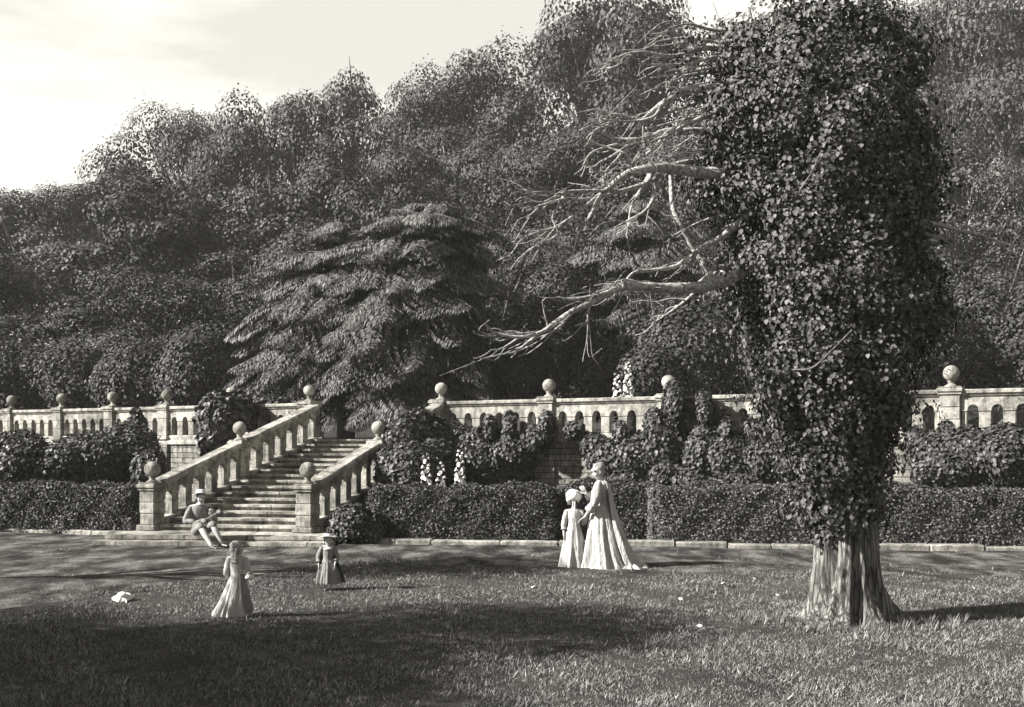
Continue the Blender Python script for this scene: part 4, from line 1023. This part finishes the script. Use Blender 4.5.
def head(bm, c, H, yaw, pitch, k=1.0, roll=0):
    """head of a figure facing -Y at yaw 0; returns its matrix; unit = head half height"""
    m = Matrix.Translation(Vector(c))@Matrix.Rotation(yaw, 4, 'Z')@Matrix.Rotation(pitch, 4, 'X')@Matrix.Rotation(roll, 4, 'Y')@Matrix.Scale(H*k, 4)
    parts = [((0, 0.01, 0.018), (0.052, 0.062, 0.054)), ((0, -0.012, -0.018), (0.041, 0.045, 0.050)), ((0, -0.030, -0.045), (0.022, 0.022, 0.018)),
             ((0, -0.053, -0.006), (0.0065, 0.009, 0.017)), ((0, -0.058, -0.017), (0.0075, 0.007, 0.006)), ((0, -0.053, -0.035), (0.014, 0.006, 0.0055)),
             ((0, -0.048, 0.028), (0.034, 0.012, 0.016)), ((0.024, -0.044, -0.015), (0.014, 0.012, 0.014)), ((-0.024, -0.044, -0.015), (0.014, 0.012, 0.014)),
             ((0.053, 0.004, -0.004), (0.006, 0.012, 0.017)), ((-0.053, 0.004, -0.004), (0.006, 0.012, 0.017))]
    for cc, r in parts:
        res = bmesh.ops.create_uvsphere(bm, u_segments=16, v_segments=12, radius=1)
        bmesh.ops.transform(bm, matrix=m@Matrix.Translation(cc)@Matrix.Diagonal((r[0], r[1], r[2], 1)), verts=res['verts'])
    return m

def face_fn(m):
    mi = m.inverted()
    def f(c):
        p = mi@c
        if p.y < -0.035:
            if abs(abs(p.x)-0.020) < 0.0085 and abs(p.z-0.001) < 0.0042: return 1
            if abs(abs(p.x)-0.021) < 0.012 and abs(p.z-0.014) < 0.0022: return 1
            if abs(p.x) < 0.012 and abs(p.z+0.035) < 0.0030: return 1
        return 0
    return f

def body(root, H, J, yaw=0, pitch=0, hk=1.0, voxel=0.006, hands=((0, 0, -1), (0, 0, -1)), palms=((1, 0, 0), (-1, 0, 0)), curl=0.5, feet=True, mats=None, roll=0):
    """J: joints in metres, local to root"""
    bm = bmesh.new(); V_ = {k: Vector(v) for k, v in J.items()}
    m = head(bm, V_['head'], H, yaw, pitch, hk, roll)
    capsule(bm, V_['head']+Vector((0, 0.01*H, -0.03*H)), 0.03*H*min(hk, 1.1), V_['neck'], 0.032*H)
    ch = V_['chest']; wa = V_['waist']; pe = V_['pelvis']
    sr = (V_['sh_r']-V_['sh_l']); ax = sr.normalized(); rotm = Matrix.Rotation(math.atan2(ax.y, ax.x), 4, 'Z')
    ellip(bm, ch, (0.092*H, 0.062*H, 0.10*H), rotm); ellip(bm, wa, (0.072*H, 0.052*H, 0.08*H), rotm); ellip(bm, pe, (0.09*H, 0.068*H, 0.075*H), rotm)
    capsule(bm, V_['neck'], 0.034*H, ch, 0.06*H); capsule(bm, ch, 0.066*H, wa, 0.058*H); capsule(bm, wa, 0.058*H, pe, 0.068*H)
    for s in ('l', 'r'):
        capsule(bm, V_['neck']+Vector((0, 0, -0.02*H)), 0.025*H, V_['sh_'+s], 0.032*H)
        capsule(bm, V_['sh_'+s], 0.032*H, V_['el_'+s], 0.022*H); capsule(bm, V_['el_'+s], 0.023*H, V_['wr_'+s], 0.015*H)
        capsule(bm, V_['hip_'+s], 0.052*H, V_['kn_'+s], 0.034*H); capsule(bm, V_['kn_'+s], 0.034*H, V_['an_'+s], 0.019*H)
        an = V_['an_'+s]; fd = Vector(J.get('fd_'+s, (0, -1, 0))).normalized()
        capsule(bm, an+Vector((0, 0, -0.012*H))-fd*0.012*H, 0.019*H, an+fd*0.075*H+Vector((0, 0, -0.022*H)), 0.014*H)
        capsule(bm, an+fd*0.075*H+Vector((0, 0, -0.022*H)), 0.014*H, an+fd*0.11*H+Vector((0, 0, -0.024*H)), 0.010*H)
        i = 0 if s == 'l' else 1
        hand(bm, V_['wr_'+s], hands[i], palms[i], 0.105*H, 1 if s == 'l' else -1, curl)
    o = remeshed('body', bm, voxel, mats or [M['skin'], M['face_dark']], root, face_fn(m))
    return m, o

def loft(name, secs, mat, parent, seg=96, nfold=(7, 12, 19), sub=5, seed=0, th0=0, th1=2*math.pi, thick=0.0, close=True):
    """secs: (z, cx, cy, rx, ry, fold) bottom to top"""
    S = np.array(catmull(secs, sub)); ph = np.random.default_rng(seed).random(6)*6.28
    th = np.linspace(th0, th1, seg, endpoint=(th1-th0) < 6.28); V = []
    for z, cx, cy, rx, ry, f in S:
        w1 = np.cos(nfold[0]*th+ph[0]+0.7*z)+0.8*np.cos(nfold[1]*th+ph[1]-0.9*z)+0.6*np.cos(nfold[2]*th+ph[2]+1.1*z)
        k = 1+1.25*f*w1*(1 if f == 0 else 1+0.25*np.sin(9*z+3*th))+(0.012*np.cos(31*th+5*z) if f > 0.01 else 0)
        V.append(np.stack([cx+rx*k*np.cos(th), cy+ry*k*np.sin(th), np.full_like(th, z)], -1))
    V = np.array(V); m, n = V.shape[:2]; V = V.reshape(-1, 3)
    closed = (th1-th0) >= 6.28
    F = [(i*n+k, i*n+(k+1) % n, (i+1)*n+(k+1) % n, (i+1)*n+k) for i in range(m-1) for k in range(n if closed else n-1)]
    me = np_mesh(name, V, F); o = link(name, me, mat, parent, True)
    if thick:
        md = o.modifiers.new('t', 'SOLIDIFY'); md.thickness = thick; md.offset = -1
    return o

def sleeve(name, a, b, c, r, mat, parent, puff=1.0, end=1.0):
    """from shoulder a by elbow b to c"""
    T = Tubes(); a, b, c = Vector(a), Vector(b), Vector(c)
    T.add([a+(a-b)*0.17, a+(a-b)*0.03, a.lerp(b, 0.4), b, b.lerp(c, 0.5), c], r, r, 18, 6, 0.03, rad=[r*0.25, r*0.85, r*1.05*puff, r*0.95*puff, r*0.9, r*0.95*end])
    return link(name, T.mesh(name), mat, parent, True)

def hair_cap(root, m, mat, length=0.0, bun=False, k=1.0, wave=0.05, back=True, name='hair'):
    bm = bmesh.new()
    def e(c, r):
        res = bmesh.ops.create_uvsphere(bm, u_segments=20, v_segments=14, radius=1)
        bmesh.ops.transform(bm, matrix=m@Matrix.Translation(c)@Matrix.Diagonal((r[0]*k, r[1]*k, r[2]*k, 1)), verts=res['verts'])
    e((0, 0.018, 0.03), (0.058, 0.062, 0.052)); e((0.034, 0.015, 0.002), (0.026, 0.036, 0.045)); e((-0.034, 0.015, 0.002), (0.026, 0.036, 0.045)); e((0, 0.035, -0.005), (0.048, 0.045, 0.05))
    if bun: e((0, 0.045, 0.062), (0.03, 0.03, 0.026)); e((0, 0.0, 0.066), (0.035, 0.03, 0.018))
    if length:
        e((0, 0.042, -length*0.45), (0.043, 0.022, 0.03+length*0.5))
        for j in range(9):
            a = (j-4)/4; x = a*0.05
            for q in range(5):
                t = q/4; e((x*(1+0.15*t)+0.004*math.sin(j+q*1.7), 0.045+0.012*math.cos(a*1.5)-0.01*abs(a), -0.01-length*t), (0.0135*(1-0.35*t), 0.0135, 0.02))
    return remeshed(name, bm, 0.006 if m.to_scale().x > 1.3 else 0.0045, [mat], root, None, 1)

def disc_hat(root, m, mat, rb=0.11, tilt=0, ch=0.03, name='hat', z=0.05, rc=0.055):
    bm = bmesh.new(); lathe(bm, [(rc*0.96, -0.004), (rb*0.7, -0.006), (rb, -0.011), (rb+0.002, -0.008), (rb*0.7, 0.0), (rc*1.02, 0.003), (rc*0.98, ch*0.8), (rc*0.8, ch), (0, ch*1.05)], seg=32)
    for v in bm.verts:
        a = math.atan2(v.co.y, v.co.x); r = math.hypot(v.co.x, v.co.y)
        if r > rc*1.1: v.co.z += 0.006*math.sin(a*3+1)
    mm = m@Matrix.Translation((0, 0.006, z))@Matrix.Rotation(tilt, 4, 'X'); bmesh.ops.transform(bm, matrix=mm, verts=bm.verts[:])
    h = bm_obj(name, bm, mat, root, True)
    bm = bmesh.new(); lathe(bm, [(rc*1.03, 0.003), (rc*1.05, 0.006), (rc*1.03, 0.014), (rc*1.0, 0.015)], seg=32)
    bmesh.ops.transform(bm, matrix=mm, verts=bm.verts[:]); bm_obj('hat_band', bm, M['ribbon'], h, True)
    return h

def stand_joints(H, lean=(0, 0), sh=0.105, hk=1.0):
    J = dict(head=(0, -0.01*H, H-0.072*H*hk), neck=(0, 0.005*H, 0.845*H if hk < 1.1 else 0.81*H), chest=(0, 0, 0.73*H), waist=(0, 0, 0.62*H), pelvis=(0, 0, 0.53*H),
             sh_l=(-sh*H, 0, 0.80*H), sh_r=(sh*H, 0, 0.80*H), hip_l=(-0.05*H, 0, 0.50*H), hip_r=(0.05*H, 0, 0.50*H),
             kn_l=(-0.05*H, -0.01*H, 0.28*H), kn_r=(0.05*H, -0.01*H, 0.28*H), an_l=(-0.05*H, 0, 0.04*H), an_r=(0.05*H, 0, 0.04*H))
    if hk >= 1.1:
        for k in ('sh_l', 'sh_r'): J[k] = (J[k][0], 0, 0.765*H)
        J['chest'] = (0, 0, 0.70*H)
    return J

def gy(py): return EYE*FPX/(py-HZ)
def gx(px, Y): return (px-512)/FPX*Y

# the lady
def lady():
    Y = gy(567); H = 1.70; root = thing('person', 'lady in a long pale gown and trailing cloak, looking down at the child beside her', 'person', (gx(601, Y), Y, 0))
    J = stand_joints(H)
    J.update(head=(-0.055, -0.03, 1.585), neck=(-0.01, 0, 1.455), sh_l=(-0.06, -0.17, 1.37), sh_r=(0.05, 0.17, 1.37), chest=(0, 0, 1.27),
             el_l=(-0.12, -0.25, 1.10), wr_l=(-0.27, -0.10, 0.84), el_r=(-0.10, 0.16, 1.12), wr_r=(-0.25, 0.02, 1.22))
    J['fd_l'] = J['fd_r'] = (-1, 0, 0)
    m, _ = body(root, H, J, yaw=R(-62), pitch=R(14), hands=((-0.8, 0.2, -0.5), (-0.5, -0.1, 0.8)), palms=((0, 0, -1), (-0.3, 0.8, 0.3)))
    loft('gown', [(0.0, 0.10, 0.02, 0.46, 0.38, 0.07), (0.04, 0.09, 0.02, 0.44, 0.36, 0.07), (0.2, 0.07, 0, 0.36, 0.31, 0.06), (0.5, 0.04, 0, 0.28, 0.26, 0.045), (0.8, 0.02, 0, 0.215, 0.215, 0.03), (1.0, 0.0, 0, 0.155, 0.165, 0.015), (1.12, 0, 0, 0.125, 0.145, 0.0), (1.28, 0, 0, 0.14, 0.175, 0.0), (1.38, 0.0, 0, 0.11, 0.17, 0.0), (1.435, 0, 0, 0.06, 0.08, 0.0)], M['cloth_white'], root, seed=3)
    loft('cloak', [(0.01, 0.24, 0.0, 0.44, 0.40, 0.06), (0.06, 0.20, 0.0, 0.40, 0.37, 0.06), (0.25, 0.15, 0, 0.34, 0.33, 0.06), (0.6, 0.09, 0, 0.26, 0.28, 0.05), (1.0, 0.06, 0, 0.17, 0.22, 0.03), (1.25, 0.035, 0, 0.15, 0.205, 0.015), (1.38, 0.02, 0, 0.125, 0.185, 0.01), (1.45, 0.01, 0, 0.07, 0.10, 0.0)], M['cloth_pale'], root, seed=5, th0=R(-62), th1=R(95), seg=60, thick=0.008)
    sleeve('sleeve', J['sh_l'], J['el_l'], Vector(J['el_l']).lerp(Vector(J['wr_l']), .55), 0.07, M['cloth_white'], root, 1.15, 1.3)
    sleeve('sleeve', J['sh_r'], J['el_r'], Vector(J['el_r']).lerp(Vector(J['wr_r']), .55), 0.07, M['cloth_white'], root, 1.1, 1.3)
    hair_cap(root, m, M['hair_fair'], bun=True)
    bm = bmesh.new(); lathe(bm, [(0.05, 1.44), (0.085, 1.425), (0.12, 1.40), (0.125, 1.39), (0.08, 1.40)], 0, 0, 0, 28, 0.85, 1.2); bm_obj('ruffled_collar', bm, M['ribbon'], root, True)
    # folds of the train lying on the ground
    loft('train', [(0.005, 0.42, -0.08, 0.32, 0.30, 0.12), (0.05, 0.40, -0.06, 0.29, 0.26, 0.12), (0.09, 0.36, -0.03, 0.24, 0.2, 0.1), (0.13, 0.30, 0, 0.18, 0.12, 0.06), (0.16, 0.25, 0, 0.05, 0.03, 0.0)], M['cloth_white'], root, seed=8)
lady()

def girl_beside():
    Y = gy(566)-0.1; H = 1.2; root = thing('person', 'girl in white frock and ribboned bonnet seen from behind, beside the lady', 'person', (gx(574, Y), Y, 0))
    J = stand_joints(H, hk=1.2)
    J['head'] = (0.0, 0.02, 1.10); J.update(el_l=(-0.17, 0.0, 0.70), wr_l=(-0.17, -0.04, 0.53), el_r=(0.16, 0.02, 0.72), wr_r=(0.235, 0.06, 0.80)); J['fd_l'] = J['fd_r'] = (0, 1, 0)
    m, _ = body(root, H, J, yaw=R(180-28), pitch=R(-6), hk=1.2, voxel=0.005, hands=((0, 0, -1), (0.9, 0.1, 0.2)), palms=((1, 0, 0), (0, 0, -1)))
    loft('frock', [(0.0, -0.01, 0, 0.235, 0.2, 0.05), (0.03, -0.01, 0, 0.24, 0.205, 0.05), (0.3, 0, 0, 0.19, 0.165, 0.045), (0.55, 0, 0, 0.135, 0.125, 0.03), (0.72, 0, 0, 0.098, 0.09, 0.012), (0.85, 0, 0, 0.108, 0.088, 0.0), (0.93, 0, 0, 0.10, 0.07, 0.0), (0.97, 0, 0, 0.045, 0.045, 0.0)], M['cloth_white'], root, seed=11)
    for s in ('l', 'r'): sleeve('sleeve', J['sh_'+s], J['el_'+s], Vector(J['el_'+s]).lerp(Vector(J['wr_'+s]), .45), 0.043, M['cloth_white'], root, 1.1, 1.2)
    hair_cap(root, m, M['hair_dark'], length=0.02)
    b = disc_hat(root, m, M['ribbon'], rb=0.092, tilt=R(-55), ch=0.082, name='bonnet', z=0.045, rc=0.072)
    for dx, l in ((-0.02, 0.36), (0.012, 0.27)):
        T = Tubes(); T.add([(dx, -0.10, 1.10), (dx-0.012, -0.125, 1.10-l*0.5), (dx-0.02, -0.13, 1.10-l)], 0.011, 0.013, 6, 5); link('ribbon', T.mesh('ribbon'), M['ribbon'], b, True)
girl_beside()

def girl_lawn():
    Y = gy(617); H = 0.90; root = thing('person', 'little fair haired girl seen from behind on the lawn, pale dress trailing left', 'person', (gx(237, Y), Y, 0), 0)
    J = stand_joints(H, hk=1.3); J['head'] = (0.005, 0.0, 0.81)
    J.update(el_l=(-0.125, 0.0, 0.52), wr_l=(-0.07, 0.12, 0.44), el_r=(0.135, 0.0, 0.54), wr_r=(0.165, -0.05, 0.43)); J['fd_l'] = J['fd_r'] = (0.7, 0.7, 0); J['an_r'] = (0.06, -0.08, 0.035)
    m, _ = body(root, H, J, yaw=R(180-50), pitch=R(0), hk=1.3, voxel=0.0045, hands=((0.5, 0.8, -.3), (0.5, -0.3, -0.8)), palms=((0, 0, -1), (-1, 0, 0)))
    loft('dress', [(0.01, -0.075, 0.02, 0.215, 0.15, 0.06), (0.04, -0.075, 0.02, 0.22, 0.155, 0.06), (0.18, -0.045, 0, 0.165, 0.13, 0.05), (0.36, -0.015, 0, 0.115, 0.10, 0.03), (0.50, 0, 0, 0.075, 0.068, 0.012), (0.6, 0, 0, 0.084, 0.068, 0.0), (0.675, 0, 0, 0.078, 0.056, 0.0), (0.70, 0, 0, 0.05, 0.04, 0.0)], M['cloth_pale'], root, seed=21)
    loft('overskirt', [(0.06, 0.02, 0.03, 0.155, 0.14, 0.06), (0.2, 0.02, 0.01, 0.135, 0.125, 0.05), (0.36, 0.01, 0, 0.112, 0.10, 0.03), (0.51, 0, 0, 0.079, 0.071, 0.01)], M['cloth_grey'], root, seed=22, th0=R(-55), th1=R(110), seg=50, thick=0.004)
    for s in ('l', 'r'): sleeve('sleeve', J['sh_'+s], J['el_'+s], Vector(J['el_'+s]).lerp(Vector(J['wr_'+s]), .35), 0.036, M['cloth_pale'], root, 1.05, 1.3)
    bm = bmesh.new(); e = Vector(J['el_r']).lerp(Vector(J['wr_r']), .5); lathe(bm, [(0.03, 0.025), (0.045, 0.0), (0.052, -0.02), (0.044, -0.03), (0.028, -0.02)], e.x, e.y, e.z, 18); bm_obj('lace_cuff', bm, M['ribbon'], root, True)
    hair_cap(root, m, M['hair_fair'], length=0.12, k=1.02)
girl_lawn()

def child_hat():
    Y = gy(590); H = 0.78; root = thing('person', 'small child in a dark dress and broad pale hat facing the viewer on the lawn', 'person', (gx(328, Y), Y, 0), R(8))
    J = stand_joints(H, hk=1.3); J['head'] = (0, -0.01, 0.695)
    J.update(el_l=(-0.135, 0.01, 0.46), wr_l=(-0.125, -0.05, 0.35), el_r=(0.125, 0.01, 0.46), wr_r=(0.095, -0.09, 0.36))
    m, _ = body(root, H, J, yaw=R(6), pitch=R(2), hk=1.3, voxel=0.0045)
    loft('dress', [(0.09, 0, 0, 0.165, 0.13, 0.06), (0.12, 0, 0, 0.17, 0.135, 0.06), (0.25, 0, 0, 0.145, 0.115, 0.05), (0.38, 0, 0, 0.10, 0.085, 0.02), (0.44, 0, 0, 0.072, 0.062, 0.008), (0.52, 0, 0, 0.078, 0.062, 0.0), (0.58, 0, 0, 0.07, 0.05, 0.0), (0.605, 0, 0, 0.035, 0.035, 0.0)], M['cloth_grey'], root, seed=31)
    loft('cape', [(0.10, 0.03, 0.03, 0.20, 0.16, 0.06), (0.3, 0.02, 0.02, 0.15, 0.125, 0.05), (0.48, 0, 0.01, 0.10, 0.085, 0.02), (0.60, 0, 0, 0.055, 0.05, 0.0)], M['cloth_dark'], root, seed=32, th0=R(-20), th1=R(200), seg=50, thick=0.004)
    for s in ('l', 'r'): sleeve('sleeve', J['sh_'+s], J['el_'+s], Vector(J['el_'+s]).lerp(Vector(J['wr_'+s]), .6), 0.033, M['cloth_grey'], root, 1.1, 1.2)
    bm = bmesh.new(); lathe(bm, [(0.036, 0.60), (0.06, 0.592), (0.075, 0.575), (0.07, 0.572), (0.04, 0.585)], 0, 0, 0, 24); bm_obj('collar', bm, M['ribbon'], root, True)
    hair_cap(root, m, M['hair_fair'], length=0.04)
    disc_hat(root, m, M['straw'], rb=0.135, tilt=R(-9), ch=0.034, z=0.056)
child_hat()

def musician():
    Y = 22.05; H = 1.62; root = thing('person', 'young man in a brimmed hat sitting on the bottom step, playing a small lute', 'person', (gx(200, Y), Y, PLAT), R(14))
    hz = 0.10
    J = dict(pelvis=(0, 0.05, hz+0.0), waist=(-0.01, 0.03, hz+0.17), chest=(0, 0.0, hz+0.36), neck=(0.01, -0.02, hz+0.56), head=(0.02, -0.05, hz+0.675),
             sh_l=(-0.17, 0.0, hz+0.48), sh_r=(0.18, -0.0, hz+0.48), el_l=(-0.27, -0.08, hz+0.22), wr_l=(-0.06, -0.24, hz+0.20), el_r=(0.28, -0.12, hz+0.25), wr_r=(0.24, -0.32, hz+0.33),
             hip_l=(-0.08, 0.02, hz+0.0), hip_r=(0.09, 0.02, hz+0.0), kn_l=(0.02, -0.42, hz+0.12), kn_r=(0.26, -0.40, hz+0.16), an_l=(0.24, -0.74, -0.13), an_r=(0.42, -0.58, -0.10), fd_l=(0.5, -0.8, 0), fd_r=(0.6, -0.7, 0))
    m, _ = body(root, H, J, yaw=R(8), pitch=R(8), hands=((0.8, -0.1, -0.3), (-0.1, -0.3, 0.9)), palms=((0, 0.9, -0.2), (-0.3, 0.8, 0)), curl=0.9)
    loft('jacket', [(hz+0.0, 0, 0.04, 0.165, 0.13, 0.02), (hz+0.1, 0, 0.035, 0.15, 0.12, 0.015), (hz+0.2, 0, 0.02, 0.135, 0.11, 0.01), (hz+0.36, 0, 0.0, 0.17, 0.12, 0.0), (hz+0.48, 0.0, -0.01, 0.165, 0.10, 0), (hz+0.555, 0.01, -0.02, 0.06, 0.06, 0)], M['cloth_grey'], root, seed=41)
    for s in ('l', 'r'):
        sleeve('sleeve', J['sh_'+s], J['el_'+s], Vector(J['el_'+s]).lerp(Vector(J['wr_'+s]), .8), 0.06, M['cloth_grey'], root, 1.15, 0.8)
        T = Tubes(); h_, k_, a_ = Vector(J['hip_'+s]), Vector(J['kn_'+s]), Vector(J['an_'+s])
        T.add([h_+Vector((0, .05, 0)), h_.lerp(k_, .5), k_, k_.lerp(a_, .12)], 0.1, 0.07, 16, 5, 0.02, rad=[0.10, 0.098, 0.07, 0.062]); link('breeches', T.mesh('breeches'), M['cloth_grey'], root, True)
        T = Tubes(); T.add([k_.lerp(a_, .08), k_.lerp(a_, .35), k_.lerp(a_, .7), a_], 0.06, 0.04, 14, 5, 0, rad=[0.058, 0.064, 0.046, 0.037]); link('stocking', T.mesh('stocking'), M['stocking'], root, True)
        fd = Vector(J['fd_'+s]).normalized(); bm = bmesh.new()
        capsule(bm, a_+Vector((0, 0, -0.03))-fd*0.02, 0.038, a_+fd*0.12+Vector((0, 0, -0.04)), 0.03); capsule(bm, a_+fd*0.12+Vector((0, 0, -0.04)), 0.03, a_+fd*0.18+Vector((0, 0, -0.045)), 0.022)
        bm_obj('shoe', bm, M['shoe'], root, True)
    bm = bmesh.new(); lathe(bm, [(0.05, 0.03), (0.07, 0.015), (0.088, -0.01), (0.08, -0.016), (0.05, 0.0)], 0.01, -0.02, hz+0.55, 24); bm_obj('collar', bm, M['ribbon'], root, True)
    hair_cap(root, m, M['hair_dark'], length=0.03)
    disc_hat(root, m, M['straw'], rb=0.098, tilt=R(-16), ch=0.045, rc=0.058, z=0.056)
    # the lute
    c = root.matrix_world if False else Matrix.Translation(root.location)@Matrix.Rotation(R(14), 4, 'Z')
    lc = c@Vector((0.0, -0.27, hz+0.19)); tip = c@Vector((0.36, -0.36, hz+0.40)); d = (tip-lc).normalized()
    lute = thing('lute', 'small pale wooden lute in the hands of the seated young man', 'lute', lc)
    lute.rotation_mode = 'QUATERNION'
    xa = d; ya = Vector((0, 0, 1)).cross(xa).normalized(); za = xa.cross(ya)
    fr = Matrix((xa, -za, ya)).transposed() if False else Matrix((xa, za, -ya)).transposed()
    if fr.determinant() < 0: fr = Matrix((xa, -za, -ya)).transposed()
    lute.rotation_quaternion = fr.to_quaternion()
    bm = bmesh.new(); n = 40; top = []; bot = []
    pr = lambda t: 0.088*(math.sin(math.pi*t)**0.6)*(1-0.28*t)*(1-0.22*math.exp(-((t-0.58)/0.12)**2))
    ts = [i/n for i in range(n+1)]
    out_ = [(-0.16+0.30*t, pr(t)) for t in ts]+[(-0.16+0.30*t, -pr(t)) for t in reversed(ts[1:-1])]
    for z, L_ in ((0.03, top), (-0.03, bot)):
        for x, y in out_: L_.append(bm.verts.new((x, y, z)))
    bm.faces.new(top); bm.faces.new(list(reversed(bot)))
    for i in range(len(top)): bm.faces.new((top[i], bot[i], bot[(i+1) % len(top)], top[(i+1) % len(top)]))
    bm_obj('sound_box', bm, M['wood_pale'], lute)
    bm = bmesh.new(); lathe(bm, [(0, 0.0), (0.026, 0.0), (0.03, 0.002), (0.03, -0.002)], 0.02, 0, 0.033, 20); bm_obj('sound_hole', bm, M['shoe'], lute)
    bm = bmesh.new(); box(bm, 0.12, 0.40, -0.016, 0.016, 0.012, 0.036, 0.004); bm_obj('neck', bm, M['dark_bark'], lute)
    bm = bmesh.new(); box(bm, 0.401, 0.48, -0.024, 0.024, 0.0, 0.022, 0.004); hd = bm_obj('headstock', bm, M['wood_pale'], lute)
    for k in range(6):
        bm = bmesh.new(); sg = 1 if k % 2 else -1; capsule(bm, (0.415+0.022*(k//2), sg*0.02, 0.01), 0.004, (0.415+0.022*(k//2), sg*0.042, 0.01), 0.006, 8, 3); bm_obj('tuning_peg', bm, M['wood_pale'], hd, True)
    T = Tubes()
    for k in range(5): T.add([(-0.09, (k-2)*0.006, 0.04), (0.41, (k-2)*0.005, 0.041)], 0.0009, 0.0009, 4, 2)
    link('strings', T.mesh('strings'), M['ribbon'], lute)
musician()

# hat dropped on the lawn
def lawn_hat():
    Y = gy(601); root = thing('straw_hat', 'broad straw hat with trailing ribbons lying on the grass at far left', 'hat', (gx(122, Y), Y, 0.055), 0.3)
    root.rotation_euler = (R(20), R(-6), 0.3)
    bm = bmesh.new(); lathe(bm, [(0.055, 0.0), (0.095, -0.004), (0.125, -0.012), (0.127, -0.008), (0.095, 0.002), (0.06, 0.005), (0.058, 0.04), (0.045, 0.052), (0, 0.056)], seg=36)
    for v in bm.verts:
        a = math.atan2(v.co.y, v.co.x); r = math.hypot(v.co.x, v.co.y)
        if r > 0.08: v.co.z += 0.009*math.sin(2*a+0.5)
    bm_obj('brim_and_crown', bm, M['straw'], root, True)
    bm = bmesh.new(); lathe(bm, [(0.061, 0.006), (0.064, 0.008), (0.062, 0.02), (0.059, 0.021)], seg=36); bm_obj('hat_band', bm, M['ribbon'], root, True)
    for pts in ([(-0.02, -0.07, 0.01), (-0.05, -0.13, -0.01), (-0.06, -0.19, -0.015), (-0.03, -0.25, 0.01), (-0.05, -0.29, 0.0)], [(0.01, -0.07, 0.01), (0.05, -0.13, 0.01), (0.05, -0.2, 0.0), (0.0, -0.24, 0.01)]):
        T = Tubes(); T.add(pts, 0.010, 0.010, 6, 5); link('ribbon', T.mesh('ribbon'), M['ribbon'], root, True)
lawn_hat()

# ------------------------------------------------------------------ air
def haze():
    bm = bmesh.new(); box(bm, -190, 190, -30, 165, -1, 70); o = bm_obj('haze', bm, None)
    m = bpy.data.materials.new('haze'); m.use_nodes = True; nt = m.node_tree; nt.nodes.clear()
    ou = nt.nodes.new('ShaderNodeOutputMaterial'); v = nt.nodes.new('ShaderNodeVolumePrincipled')
    v.inputs['Color'].default_value = (0.95, 0.94, 0.92, 1); v.inputs['Density'].default_value = 0.0004
    nt.links.new(v.outputs[0], ou.inputs['Volume']); o.data.materials.append(m); tag(o, 'thin pale air over the whole garden', 'haze', kind='stuff')
haze()
